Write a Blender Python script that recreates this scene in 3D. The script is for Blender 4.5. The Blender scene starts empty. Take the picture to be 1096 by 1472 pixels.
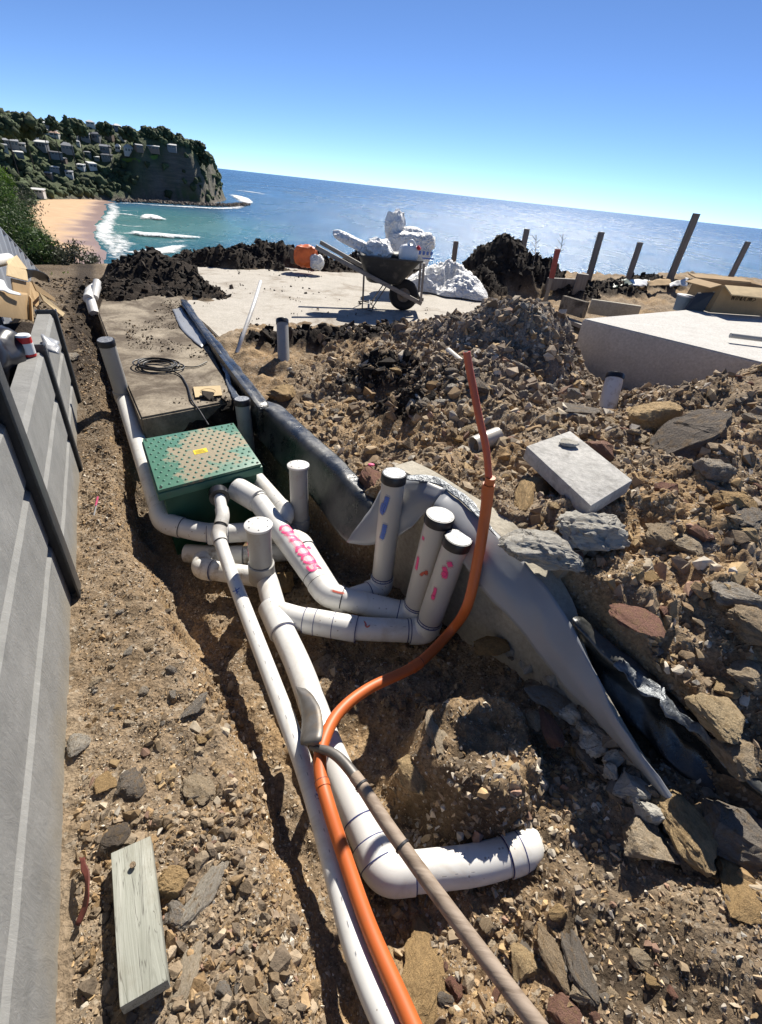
import bpy, bmesh, math, random
import numpy as np
from mathutils import Vector, Matrix

R = math.radians
rng = np.random.default_rng(7)
random.seed(7)
scn = bpy.context.scene
col = scn.collection

# ------------------------------------------------------------------ camera, sky, sun, exposure
F_PX, ROLL, PITCH, CAM_H = 680.0, math.atan(0.1115), R(34.4), 1.5
cam_d = bpy.data.cameras.new("camera")
cam_d.sensor_fit = 'VERTICAL'; cam_d.sensor_height = 36.0; cam_d.sensor_width = 36.0
cam_d.lens = 36.0 * F_PX / 1472.0
cam_d.clip_start = 0.02; cam_d.clip_end = 90000.0
cam = bpy.data.objects.new("camera", cam_d); col.objects.link(cam)
cam.matrix_world = (Matrix.Translation((0, 0, CAM_H)) @ Matrix.Rotation(math.pi/2 - PITCH, 4, 'X')
                    @ Matrix.Rotation(ROLL, 4, 'Z'))
scn.camera = cam

SUN_AZ, SUN_EL = R(13), R(45)        # azimuth clockwise from +Y
world = bpy.data.worlds.new("World"); scn.world = world; world.use_nodes = True
wn = world.node_tree.nodes; wl = world.node_tree.links
sky = wn.new('ShaderNodeTexSky'); sky.sky_type = 'NISHITA'; sky.sun_disc = False
sky.sun_elevation = SUN_EL; sky.sun_rotation = SUN_AZ
sky.altitude = 40; sky.air_density = 0.4; sky.dust_density = 0.0; sky.ozone_density = 7.0
wl.new(sky.outputs[0], wn['Background'].inputs[0]); wn['Background'].inputs[1].default_value = 0.090
sun_d = bpy.data.lights.new("sun", 'SUN'); sun_d.energy = 4.8; sun_d.angle = R(0.53); sun_d.color = (1.0, 0.94, 0.84)
sun = bpy.data.objects.new("sun", sun_d); col.objects.link(sun)
sdir = Vector((math.sin(SUN_AZ)*math.cos(SUN_EL), math.cos(SUN_AZ)*math.cos(SUN_EL), math.sin(SUN_EL)))
sun.rotation_euler = sdir.to_track_quat('Z', 'Y').to_euler(); sun.location = (3, 6, 12)
scn.view_settings.view_transform = 'Standard'; scn.view_settings.look = 'None'
scn.view_settings.exposure = 0.80; scn.view_settings.gamma = 1.0; scn.view_settings.use_curve_mapping = False
scn.cycles.use_denoising = True
scn.cycles.use_adaptive_sampling = True; scn.cycles.adaptive_threshold = 0.012
scn.cycles.max_bounces = 6; scn.cycles.diffuse_bounces = 3; scn.cycles.glossy_bounces = 3
scn.cycles.transparent_max_bounces = 12; scn.cycles.sample_clamp_indirect = 4.0
scn.cycles.caustics_reflective = False; scn.cycles.caustics_refractive = False

# ------------------------------------------------------------------ coordinates
cR, sR, cP, sP = math.cos(ROLL), math.sin(ROLL), math.cos(PITCH), math.sin(PITCH)
def ray(px, py):
    x = (px-548)/F_PX; y = (py-736)/F_PX
    xr = x*cR + y*sR; yd = -x*sR + y*cR
    return np.array([xr, cP-yd*sP, -sP-yd*cP])
def AZ(px, py, z):                   # the point of height z seen in that direction
    d = ray(px, py); return np.array([0, 0, CAM_H]) + d*((z-CAM_H)/d[2])
def AY(px, py, Y):                   # the point at that distance north
    d = ray(px, py); return np.array([0, 0, CAM_H]) + d*(Y/d[1])
def AV(px, py, v):                   # the point on the plane v = const of the trench frame
    d = ray(px, py); return np.array([0, 0, CAM_H]) + d*(v/(0.866*d[0]+0.5*d[1]))
def UV(u, v, z=0.0):                 # trench frame: u along the trench, v across it
    return np.array([-.5*u+.866*v, .866*u+.5*v, z])
def toUV(x, y): return -.5*x+.866*y, .866*x+.5*y
def depth(p): return p[1]*cP-(p[2]-CAM_H)*sP
def V3(p): return Vector((float(p[0]), float(p[1]), float(p[2])))

# ------------------------------------------------------------------ noise in numpy
def _hash(ix, iy, s):
    h = (ix.astype(np.int64)*374761393 + iy.astype(np.int64)*668265263 + s*1442695041) & 0xffffffff
    h = ((h ^ (h >> 13))*1274126177) & 0xffffffff
    h = ((h ^ (h >> 16))*2246822519) & 0xffffffff
    return ((h ^ (h >> 15)) & 0xffffff)/float(0xffffff)
def vnoise(x, y, s=0):
    x = np.asarray(x, float); y = np.asarray(y, float)
    ix = np.floor(x); iy = np.floor(y); fx = x-ix; fy = y-iy
    fx = fx*fx*fx*(fx*(fx*6-15)+10); fy = fy*fy*fy*(fy*(fy*6-15)+10)
    a = _hash(ix, iy, s); b = _hash(ix+1, iy, s); c = _hash(ix, iy+1, s); d = _hash(ix+1, iy+1, s)
    return (a*(1-fx)+b*fx)*(1-fy) + (c*(1-fx)+d*fx)*fy - .5
def fbm(x, y, o=4, s=0):
    r = 0; a = 1.0
    for i in range(o):
        r = r + a*vnoise(x*2**i+17.3*i, y*2**i-9.1*i, s+i); a *= .5
    return r
def worley(x, y, s=0):
    x = np.asarray(x, float); y = np.asarray(y, float)
    ix = np.floor(x); iy = np.floor(y); best = np.full(x.shape, 9.0); idv = np.zeros(x.shape)
    for dx in (-1, 0, 1):
        for dy in (-1, 0, 1):
            cx = ix+dx; cy = iy+dy
            px = cx+_hash(cx, cy, s); py = cy+_hash(cx, cy, s+7)
            d = (px-x)**2+(py-y)**2; m = d < best
            best = np.where(m, d, best); idv = np.where(m, _hash(cx, cy, s+3), idv)
    return np.sqrt(best), idv
def sstep(a, b, x):
    t = np.clip((x-a)/(b-a), 0, 1); return t*t*(3-2*t)
class TPS:
    def __init__(s, P, z, lam=1e-3):
        s.P = np.array(P, float)[:, :2]; z = np.array(z, float); n = len(z)
        K = s.k(np.linalg.norm(s.P[:, None]-s.P[None], axis=2)) + lam*np.eye(n)
        Q = np.c_[np.ones(n), s.P]; A = np.block([[K, Q], [Q.T, np.zeros((3, 3))]])
        s.w = np.linalg.solve(A, np.r_[z, 0, 0, 0])
    @staticmethod
    def k(r): return np.where(r > 1e-9, r*r*np.log(np.maximum(r, 1e-9)), 0)
    def __call__(s, x, y):
        sh = np.shape(x); x = np.ravel(x); y = np.ravel(y); out = np.empty(len(x))
        for i in range(0, len(x), 40000):
            q = np.c_[x[i:i+40000], y[i:i+40000]]
            r = np.linalg.norm(q[:, None]-s.P[None], axis=2)
            out[i:i+40000] = s.k(r)@s.w[:-3] + s.w[-3] + q@s.w[-2:]
        return out.reshape(sh)
def poly_sd(poly, x, y):             # signed distance, negative inside
    poly = np.array(poly, float); sh = np.shape(x); x = np.ravel(x); y = np.ravel(y)
    d = np.full(len(x), 1e9); ins = np.zeros(len(x), bool)
    for i in range(len(poly)):
        a = poly[i-1]; b = poly[i]; e = b-a
        t = np.clip(((x-a[0])*e[0]+(y-a[1])*e[1])/max(e@e, 1e-12), 0, 1)
        d = np.minimum(d, (x-a[0]-t*e[0])**2+(y-a[1]-t*e[1])**2)
        c = (a[1] > y) != (b[1] > y)
        xi = a[0]+(y-a[1])*e[0]/(e[1] if abs(e[1]) > 1e-12 else 1e-12)
        ins ^= c & (x < xi)
    d = np.sqrt(d); return np.where(ins, -d, d).reshape(sh)

# ------------------------------------------------------------------ object helpers
def link(o): col.objects.link(o); return o
def setp(o, label=None, cat=None, group=None, kind=None):
    if label: o['label'] = label
    if cat: o['category'] = cat
    if group: o['group'] = group
    if kind: o['kind'] = kind
    return o
def thing(name, label, cat, loc=(0, 0, 0), group=None):
    o = bpy.data.objects.new(name, None); o.empty_display_size = .1; link(o)
    o.location = V3(loc); return setp(o, label, cat, group)
def adopt(o, parent):
    if parent is not None:
        o.parent = parent
        if parent.type == 'EMPTY': o.matrix_parent_inverse = Matrix.Translation(parent.location).inverted()
    return o
def mobj(name, verts, faces, mat, parent=None, smooth=False, sharp=None):
    me = bpy.data.meshes.new(name)
    me.from_pydata([tuple(map(float, v)) for v in verts], [], [tuple(f) for f in faces]); me.update()
    if mat: me.materials.append(mat)
    if smooth:
        me.polygons.foreach_set('use_smooth', [True]*len(me.polygons))
        if sharp: me.set_sharp_from_angle(angle=R(sharp))
    return adopt(link(bpy.data.objects.new(name, me)), parent)
def bulk(name, V, Fc, mat, cols=None, smooth=False, parent=None):  # numpy arrays, triangles or quads
    V = np.asarray(V, np.float32); Fc = np.asarray(Fc, np.int32); k = Fc.shape[1]
    me = bpy.data.meshes.new(name); me.vertices.add(len(V)); me.vertices.foreach_set('co', V.ravel())
    me.loops.add(Fc.size); me.loops.foreach_set('vertex_index', Fc.ravel())
    me.polygons.add(len(Fc)); me.polygons.foreach_set('loop_start', np.arange(0, Fc.size, k, dtype=np.int32))
    me.polygons.foreach_set('loop_total', np.full(len(Fc), k, np.int32))
    me.polygons.foreach_set('use_smooth', np.full(len(Fc), bool(smooth)))
    if cols is not None:
        a = me.color_attributes.new('Col', 'FLOAT_COLOR', 'POINT')
        c = np.ones((len(V), 4), np.float32); c[:, :cols.shape[1]] = cols; a.data.foreach_set('color', c.ravel())
    me.update(calc_edges=True); me.validate()
    if mat: me.materials.append(mat)
    return adopt(link(bpy.data.objects.new(name, me)), parent)
def hull_box(name, c8, mat, parent=None, bevel=0.0, seg=2):
    """c8: 4 bottom corners then 4 top corners"""
    bm = bmesh.new(); vs = [bm.verts.new(tuple(map(float, c))) for c in c8]
    for f in ((3, 2, 1, 0), (4, 5, 6, 7), (0, 1, 5, 4), (1, 2, 6, 5), (2, 3, 7, 6), (3, 0, 4, 7)): bm.faces.new([vs[i] for i in f])
    bmesh.ops.recalc_face_normals(bm, faces=bm.faces)
    if bevel: bmesh.ops.bevel(bm, geom=bm.edges[:], offset=bevel, segments=seg, affect='EDGES', profile=.6)
    me = bpy.data.meshes.new(name); bm.to_mesh(me); bm.free(); me.materials.append(mat)
    if bevel:
        me.polygons.foreach_set('use_smooth', [True]*len(me.polygons)); me.set_sharp_from_angle(angle=R(40))
    return adopt(link(bpy.data.objects.new(name, me)), parent)
def box_uv(name, u0, u1, v0, v1, z0, z1, mat, parent=None, bevel=0.0):
    q = [(u0, v0), (u1, v0), (u1, v1), (u0, v1)]
    return hull_box(name, [UV(a, b, z0) for a, b in q]+[UV(a, b, z1) for a, b in q], mat, parent, bevel)
def beam(name, a, b, w, h, mat, parent=None, up=(0, 0, 1), bevel=0.0):
    a = V3(a); b = V3(b); d = (b-a).normalized(); s = d.cross(Vector(up))
    if s.length < 1e-4: s = Vector((1, 0, 0))
    s.normalize(); t = s.cross(d).normalized(); c = []
    for k in (-1, 1):
        for p, q in ((a, -1), (b, -1), (b, 1), (a, 1)): c.append(p+s*q*w/2+t*k*h/2)
    return hull_box(name, c, mat, parent, bevel)
def fillet(pts, r, n=7):
    pts = [np.asarray(p, float) for p in pts]; out = [pts[0]]
    for i in range(1, len(pts)-1):
        a, b, c = pts[i-1], pts[i], pts[i+1]; da = a-b; dc = c-b
        la = np.linalg.norm(da); lc = np.linalg.norm(dc); d = min(r, la*.49, lc*.49)
        p0 = b+da/la*d; p2 = b+dc/lc*d
        for t in np.linspace(0, 1, n): out.append((1-t)**2*p0+2*t*(1-t)*b+t*t*p2)
    out.append(pts[-1]); return out
def spline(pts, n=8):
    P = [np.asarray(p, float) for p in pts]; P = [2*P[0]-P[1]]+P+[2*P[-1]-P[-2]]; out = []
    for i in range(1, len(P)-2):
        for t in np.linspace(0, 1, n, endpoint=False):
            a, b, c, d = P[i-1:i+3]
            out.append(.5*((2*b)+(c-a)*t+(2*a-5*b+4*c-d)*t*t+(-a+3*b-3*c+d)*t**3))
    out.append(P[-2]); return out
def frames(pts):
    pts = [V3(p) for p in pts]; T = []
    for i in range(len(pts)):
        t = (pts[min(i+1, len(pts)-1)]-pts[max(i-1, 0)]); T.append(t.normalized())
    up = Vector((0, 0, 1)) if abs(T[0].z) < .9 else Vector((0, 1, 0))
    N = [(up-T[0]*up.dot(T[0])).normalized()]
    for i in range(1, len(pts)):
        n = N[-1]-T[i]*N[-1].dot(T[i]); N.append(n.normalized())
    return pts, T, N
def tube_geo(pts, rad, n=20, caps=True):
    pts, T, N = frames(pts); rad = rad if hasattr(rad, '__len__') else [rad]*len(pts); V = []; Fc = []
    for p, t, u, r in zip(pts, T, N, rad):
        w = t.cross(u)
        for k in range(n):
            a = 2*math.pi*k/n; V.append(p+(u*math.cos(a)+w*math.sin(a))*r)
    for i in range(len(pts)-1):
        for k in range(n):
            a = i*n+k; b = i*n+(k+1) % n; Fc.append((a, b, b+n, a+n))
    if caps: Fc.append(tuple(range(n-1, -1, -1))); Fc.append(tuple(range((len(pts)-1)*n, len(pts)*n)))
    return V, Fc
def tube(name, pts, rad, mat, parent=None, n=20, caps=True):
    V, Fc = tube_geo(pts, rad, n, caps); return mobj(name, V, Fc, mat, parent, True, 45)
def hollow(name, a, b, r, th, mat, parent=None, n=24, both=True):
    a = V3(a); b = V3(b); d = (b-a).normalized()
    pts = [b-d*.06, b, b, a, a, a+d*.06]; rad = [r-th, r-th, r, r, r-th, r-th]
    pts, T, N = [b-d*.06, b-d*1e-4, b, a, a+d*1e-4, a+d*.06], None, None
    up = Vector((0, 0, 1)) if abs(d.z) < .9 else Vector((0, 1, 0)); u = (up-d*up.dot(d)).normalized(); w = d.cross(u); V = []; Fc = []
    for p, rr in zip(pts, rad):
        for k in range(n):
            t = 2*math.pi*k/n; V.append(p+(u*math.cos(t)+w*math.sin(t))*rr)
    for i in range(5):
        for k in range(n):
            x = i*n+k; y = i*n+(k+1) % n; Fc.append((x, y, y+n, x+n))
    Fc.append(tuple(range(n))); Fc.append(tuple(range(6*n-1, 5*n-1, -1)))
    return mobj(name, V, Fc, mat, parent, True, 40)
def ribbon(name, rows, mat, parent=None, thick=0.003, sub=4, wrinkle=0.0, seed=0, scale=14, smooth=True):
    """rows: lists of 3-D points with equal length; a curved sheet through them with a real thickness"""
    G = np.array([spline(r, sub) for r in rows]); m = len(rows)
    if m > 1:
        G2 = []
        for j in range(G.shape[1]): G2.append(spline(list(G[:, j]), max(2, 6 if m < 4 else sub)))
        G = np.array(G2)
    n0, n1 = G.shape[:2]; P = G.reshape(-1, 3)
    if wrinkle:
        P = P + wrinkle*np.c_[fbm(P[:, 0]*scale+P[:, 2]*scale, P[:, 1]*scale, 3, seed), fbm(P[:, 1]*scale, P[:, 2]*scale+P[:, 0]*scale, 3, seed+9), fbm(P[:, 0]*scale, P[:, 1]*scale-P[:, 2]*scale, 3, seed+19)]
    Fc = [(i*n1+j, i*n1+j+1, (i+1)*n1+j+1, (i+1)*n1+j) for i in range(n0-1) for j in range(n1-1)]
    o = mobj(name, P, Fc, mat, parent, smooth)
    md = o.modifiers.new('thickness', 'SOLIDIFY'); md.thickness = thick; md.offset = 0
    return o
ICO = {}
def ico(sub):
    if sub not in ICO:
        bm = bmesh.new(); bmesh.ops.create_icosphere(bm, subdivisions=sub, radius=1)
        ICO[sub] = (np.array([v.co[:] for v in bm.verts]), np.array([[v.index for v in f.verts] for f in bm.faces])); bm.free()
    return ICO[sub]
def n3(P, sc, s, o=3):
    x, y, z = (P*sc).T
    return (fbm(x+.37*z, y-.61*z, o, s)+fbm(y+.53*x+3.1, z-.27*x, o, s+31)+fbm(z-.44*y, x+.21*y+5.7, o, s+57))/1.6
def rock_verts(seed, sub=2, planes=9, rough=.10, cut=(.55, .95)):
    r_ = np.random.default_rng(seed); V, Fc = ico(sub); N = r_.normal(size=(planes, 3)); N /= np.linalg.norm(N, axis=1)[:, None]
    D = r_.uniform(*cut, planes); dots = V@N.T
    rad = np.where(dots > .05, D/np.maximum(dots, .05), 9).min(axis=1); rad = np.minimum(rad, 1.05)
    P = V*rad[:, None]; P = P*(1+rough*n3(P, 2.4, seed)+rough*.5*n3(P, 6.0, seed+5)+(rough*.4*n3(P, 14.0, seed+9) if sub > 3 else 0))[:, None]
    return P, Fc
def hull_stone(seed, n=11, cuts=0, rough=0.0):
    """an angular stone: the hull of a few random points, optionally cut finer and roughened"""
    r_ = np.random.default_rng(seed); q = r_.normal(size=(n, 3)); q /= np.linalg.norm(q, axis=1)[:, None]; q *= r_.uniform(.75, 1.0, (n, 1)); q *= r_.uniform(.6, 1.0, 3)
    bm = bmesh.new()
    for p in q: bm.verts.new(p)
    h = bmesh.ops.convex_hull(bm, input=bm.verts[:]); bmesh.ops.delete(bm, geom=[g for g in set(h['geom_interior']+h['geom_unused']) if isinstance(g, bmesh.types.BMVert) and g.is_valid], context='VERTS')
    if cuts:
        bmesh.ops.bevel(bm, geom=bm.edges[:], offset=.04, segments=1, affect='EDGES', profile=.5, clamp_overlap=True)
        bmesh.ops.triangulate(bm, faces=bm.faces[:])
        for _ in range(cuts): bmesh.ops.subdivide_edges(bm, edges=bm.edges[:], cuts=1, use_grid_fill=True)
    bmesh.ops.triangulate(bm, faces=bm.faces[:]); bm.verts.ensure_lookup_table(); bm.verts.index_update(); bm.normal_update()
    P = np.array([v.co[:] for v in bm.verts]); N = np.array([v.normal[:] for v in bm.verts]); Fc = np.array([[v.index for v in f.verts] for f in bm.faces]); bm.free()
    if rough: N[np.linalg.norm(P, axis=1) > 1.02] = 0; P = P*np.minimum(1, 1.0/np.maximum(np.linalg.norm(P, axis=1), 1e-6))[:, None] + N*(rough*n3(P, 3.2, seed)+rough*.7*n3(P, 8.0, seed+5)+rough*.4*n3(P, 18.0, seed+9))[:, None]
    P -= (P.max(axis=0)+P.min(axis=0))/2; return P/np.abs(P).max(), Fc
def rand_rot(n, r_):
    q = r_.normal(size=(n, 4)); q /= np.linalg.norm(q, axis=1)[:, None]; w, x, y, z = q.T
    return np.stack([np.stack([1-2*(y*y+z*z), 2*(x*y-z*w), 2*(x*z+y*w)], 1), np.stack([2*(x*y+z*w), 1-2*(x*x+z*z), 2*(y*z-x*w)], 1), np.stack([2*(x*z-y*w), 2*(y*z+x*w), 1-2*(x*x+y*y)], 1)], 1)
def scatter(name, protos, pos, sca, cols, mat, seed=0, smooth=False, parent=None, flat=None):
    r_ = np.random.default_rng(seed); n = len(pos); which = r_.integers(0, len(protos), n); Rm = rand_rot(n, r_); VV = []; FF = []; CC = []; off = 0
    for k, (P, Fc) in enumerate(protos):
        idx = np.where(which == k)[0]
        if len(idx) == 0: continue
        A = P[None]*sca[idx][:, None, :]; A = np.einsum('nij,nvj->nvi', Rm[idx], A)
        if flat is not None: A[:, :, 2] *= flat
        A = A + pos[idx][:, None, :]; m = len(P)
        VV.append(A.reshape(-1, 3)); FF.append((Fc[None]+(np.arange(len(idx))*m)[:, None, None]+off).reshape(-1, 3)); off += len(idx)*m
        CC.append(np.repeat(cols[idx], m, axis=0))
    return bulk(name, np.concatenate(VV), np.concatenate(FF), mat, np.concatenate(CC), smooth, parent)

# ------------------------------------------------------------------ materials
class NT:
    def __init__(s, name):
        s.m = bpy.data.materials.new(name); s.m.use_nodes = True; s.t = s.m.node_tree; s.b = s.t.nodes['Principled BSDF']; s._c = None
    def n(s, typ, **kw):
        x = s.t.nodes.new('ShaderNode'+typ)
        for k, v in kw.items():
            if hasattr(x, k): setattr(x, k, v)
            else: x.inputs[k.replace('_', ' ')].default_value = v
        return x
    def l(s, a, b): s.t.links.new(a, b)
    def coord(s, kind='Object'):
        return s.n('TexCoord').outputs[kind]
    def noise(s, scale, detail=4, rough=.55, kind='Object', co=None, dist=0.0):
        x = s.n('TexNoise', Scale=scale, Detail=detail, Roughness=rough, Distortion=dist); s.l(co or s.coord(kind), x.inputs['Vector']); return x.outputs['Fac']
    def ramp(s, fac, stops):
        x = s.n('ValToRGB'); e = x.color_ramp.elements
        while len(e) < len(stops): e.new(.5)
        for i, (p, c) in enumerate(stops):
            e[i].position = p; e[i].color = (*c, 1) if len(c) == 3 else c
        s.l(fac, x.inputs[0]); return x.outputs[0]
    def mix(s, fac, a, b, mode='MIX'):
        x = s.n('Mix', data_type='RGBA', blend_type=mode)
        for inp, v in ((x.inputs[0], fac), (x.inputs[6], a), (x.inputs[7], b)):
            if isinstance(v, (int, float)): inp.default_value = v
            elif isinstance(v, tuple): inp.default_value = (*v, 1)
            else: s.l(v, inp)
        return x.outputs[2]
    def math(s, op, a, b=0.0, c=None):
        x = s.n('Math', operation=op)
        for i, v in enumerate((a, b)):
            if isinstance(v, (int, float)): x.inputs[i].default_value = v
            else: s.l(v, x.inputs[i])
        return x.outputs[0]
    def bump(s, h, strength=.5, dist=.01, prev=None):
        x = s.n('Bump', Strength=strength, Distance=dist); s.l(h, x.inputs['Height'])
        if prev is not None: s.l(prev, x.inputs['Normal'])
        s.l(x.outputs[0], s.b.inputs['Normal']); return x.outputs[0]
    def col(s, c):
        if isinstance(c, tuple): s.b.inputs['Base Color'].default_value = (*c, 1)
        else: s.l(c, s.b.inputs['Base Color'])
    def set(s, **kw):
        for k, v in kw.items():
            i = s.b.inputs[k.replace('_', ' ')]
            if isinstance(v, (int, float, tuple)): i.default_value = v
            else: s.l(v, i)
        return s
WS = 'Object'
def attr_mat(name, rough=.9, grain=60, spread=.35, bumpd=.004):
    m = NT(name); a = m.n('VertexColor', layer_name='Col').outputs[0]
    f = m.noise(grain, 4, .65); d = m.ramp(f, [(.25, (1-spread,)*3), (.75, (1+spread*.6,)*3)])
    m.col(m.mix(1.0, a, d, 'MULTIPLY')); m.set(Roughness=rough); m.b.inputs['Specular IOR Level'].default_value = .25
    m.bump(m.noise(grain*1.6, 5, .7), .7, bumpd); return m.m
def simple(name, c, rough=.6, grain=30, var=.25, bump=.3, bd=.004, spec=.4, metal=0.0, dirt=None, dscale=6, dlo=.5, dhi=.7):
    m = NT(name); f = m.noise(grain, 5, .6)
    base = m.mix(1.0, c, m.ramp(f, [(.3, (1-var,)*3), (.7, (1+var*.5,)*3)]), 'MULTIPLY')
    if dirt is not None:
        g = m.noise(dscale, 6, .65); mk = m.ramp(g, [(dlo, (0, 0, 0)), (dhi, (1, 1, 1))]); base = m.mix(mk, base, dirt)
    m.col(base); m.set(Roughness=rough, Metallic=metal); m.b.inputs['Specular IOR Level'].default_value = spec
    if bump: m.bump(m.noise(grain*2, 5, .65), bump, bd)
    return m.m
def plain(name, c, rough=.6, spec=.4, metal=0.0):
    m = NT(name); m.col(c); m.set(Roughness=rough, Metallic=metal); m.b.inputs['Specular IOR Level'].default_value = spec; return m.m

def soil_material():
    m = NT('soil'); w = m.n('VertexColor', layer_name='Col'); sep = m.n('SeparateColor'); m.l(w.outputs[0], sep.inputs[0])
    big = m.noise(2.2, 5, .6); mid = m.noise(11, 5, .65); fine = m.noise(70, 5, .7)
    tan = m.ramp(big, [(.3, (.165, .120, .078)), (.5, (.255, .193, .130)), (.72, (.37, .295, .21))])
    tan = m.mix(m.ramp(mid, [(.45, (0, 0, 0)), (.7, (.7,)*3)]), tan, (.27, .185, .105))
    dark = m.ramp(mid, [(.3, (.016, .012, .010)), (.7, (.050, .038, .029))])
    grey = m.ramp(mid, [(.3, (.15, .125, .105)), (.7, (.30, .255, .215))])
    c = m.mix(sep.outputs[2], tan, m.ramp(mid, [(.3, (.25, .155, .075)), (.7, (.43, .30, .165))])); c = m.mix(sep.outputs[1], c, grey); c = m.mix(sep.outputs[0], c, dark)
    c = m.mix(1.0, c, m.ramp(fine, [(.28, (.42,)*3), (.5, (1.0,)*3), (.74, (1.55,)*3)]), 'MULTIPLY')
    v = m.n('TexVoronoi', Scale=85.0); m.l(m.coord(), v.inputs['Vector'])
    c = m.mix(m.ramp(v.outputs['Color'], [(.78, (0, 0, 0)), (.84, (.7,)*3)]), c, (.40, .345, .27))
    dust = m.noise(1.3, 4, .6); c = m.mix(m.ramp(dust, [(.46, (0, 0, 0)), (.70, (.55,)*3)]), c, (.36, .285, .20)); damp = m.noise(.9, 5, .65, dist=.8); c = m.mix(m.ramp(damp, [(.50, (0, 0, 0)), (.72, (.5,)*3)]), c, (.10, .070, .045))
    c = m.mix(sep.outputs[0], c, dark); m.col(c); m.set(Roughness=.95); m.b.inputs['Specular IOR Level'].default_value = .15
    b = m.bump(m.noise(38, 6, .75), .8, .02); m.bump(v.outputs['Distance'], .6, .006, b); return m.m
M = {}
M['soil'] = soil_material()
M['pebble'] = attr_mat('pebble', .88, 70, .3, .002)
M['clod'] = attr_mat('clod', .96, 30, .45, .012)
def rock_mat(name, a, b, c, grain=9, sat=.0):
    m = NT(name); rnd = m.n('ObjectInfo').outputs['Random']; base = m.ramp(rnd, [(0, a), (.5, b), (1, c)])
    f = m.noise(grain, 7, .7, dist=.6); base = m.mix(1.0, base, m.ramp(f, [(.25, (.75,)*3), (.5, (1.12,)*3), (.8, (1.5, 1.45, 1.36))]), 'MULTIPLY')
    st = m.noise(3.5, 4, .6); base = m.mix(m.ramp(st, [(.5, (0, 0, 0)), (.66, (.6,)*3)]), base, (.30, .20, .10))
    m.col(base); m.set(Roughness=.92); m.b.inputs['Specular IOR Level'].default_value = .2
    bb = m.bump(m.noise(12, 7, .75), .8, .05); m.bump(m.noise(60, 4, .7), .5, .006, bb); return m.m
M['rock_tan'] = rock_mat('rock_tan', (.33, .25, .165), (.43, .345, .24), (.50, .42, .315))
M['rock_grey'] = rock_mat('rock_grey', (.19, .165, .14), (.28, .25, .215), (.36, .335, .295))
M['rock_dark'] = rock_mat('rock_dark', (.10, .082, .066), (.145, .12, .098), (.18, .155, .13))
M['rock_pale'] = rock_mat('rock_pale', (.36, .31, .25), (.42, .38, .32), (.46, .43, .38))
M['rock_red'] = rock_mat('rock_red', (.23, .115, .085), (.26, .14, .105), (.28, .16, .12))
M['rock_yellow'] = rock_mat('rock_yellow', (.42, .28, .135), (.48, .34, .18), (.53, .41, .25))
def pvc_mat(name, c, rough, dlo):
    m = NT(name); g = m.noise(7, 7, .7, dist=.6); cc = m.mix(m.ramp(g, [(dlo, (0, 0, 0)), (dlo+.22, (.55,)*3)]), c, (.40, .33, .245)); v = m.n('TexVoronoi', Scale=46.0); m.l(m.coord(), v.inputs['Vector'])
    k = m.math('MULTIPLY', m.math('LESS_THAN', v.outputs['Distance'], .16), m.math('GREATER_THAN', m.noise(9, 3, .6), .56)); cc = m.mix(m.math('MULTIPLY', k, .65), cc, (.22, .17, .12)); sc = m.n('Mapping'); sc.inputs['Scale'].default_value = (14, 60, 60); m.l(m.coord(), sc.inputs[0])
    cc = m.mix(m.ramp(m.noise(1.0, 3, .6, co=sc.outputs[0]), [(.66, (0, 0, 0)), (.72, (.25,)*3)]), cc, (.45, .44, .42)); m.col(cc); m.l(m.ramp(g, [(.4, (rough,)*3), (.75, (.75,)*3)]), m.b.inputs['Roughness']); m.bump(m.noise(90, 3, .6), .06, .002); return m.m
M['pvc'] = pvc_mat('pvc', (.66, .65, .62), .36, .50)
M['pvc_dirty'] = simple('pvc_dirty', (.66, .65, .62), .5, 6, .1, .1, .001, .4, dirt=(.26, .21, .15), dscale=16, dlo=.5, dhi=.72)
M['pvc_grey'] = simple('pvc_grey', (.36, .35, .325), .5, 4, .08, .05, .001, .4, dirt=(.28, .24, .19), dscale=12, dlo=.55, dhi=.8)
M['pvc_cream'] = simple('pvc_cream', (.47, .44, .385), .38, 3, .05, .04, .001, .5, dirt=(.40, .34, .26), dscale=12, dlo=.62, dhi=.8)
M['pen'] = plain('pen', (.02, .03, .14), .6); M['pen_black'] = plain('pen_black', (.02, .02, .025), .6)
M['hole'] = plain('hole', (.012, .012, .012), .8)
M['capblack'] = simple('capblack', (.018, .018, .022), .32, 20, .2, .1, .001)
M['foil'] = simple('foil', (.30, .31, .32), .42, 45, .6, .6, .006, .5, .35)
M['orange'] = simple('orange', (.56, .125, .026), .5, 6, .12, .05, .001, .5, dirt=(.30, .13, .06), dscale=14, dlo=.6, dhi=.85)
M['redorange'] = simple('redorange', (.56, .11, .045), .45, 6, .12, .05, .001)
def wood(name, c0, c1, rough=.7, along='X', sc=1.0):
    m = NT(name); mp = m.n('Mapping'); s = {'X': (2, 34, 34), 'Y': (34, 2, 34), 'Z': (34, 34, 2)}[along]
    mp.inputs['Scale'].default_value = tuple(k*sc for k in s); m.l(m.coord(), mp.inputs[0])
    f = m.noise(1.0, 6, .62, co=mp.outputs[0], dist=.8); m.col(m.ramp(f, [(.28, c0), (.55, c1), (.8, tuple(min(1, k*1.15) for k in c1))]))
    m.set(Roughness=rough); m.bump(f, .5, .004); return m.m
M['wood_handle'] = wood('wood_handle', (.16, .115, .08), (.30, .235, .18))
M['wood_grey'] = wood('wood_grey', (.12, .105, .09), (.24, .22, .195))
M['wood_post'] = wood('wood_post', (.10, .085, .07), (.19, .165, .14), along='Z')
M['steel'] = simple('steel', (.16, .15, .14), .5, 20, .3, .2, .002, .5, .5, dirt=(.20, .15, .10), dscale=14)
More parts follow.
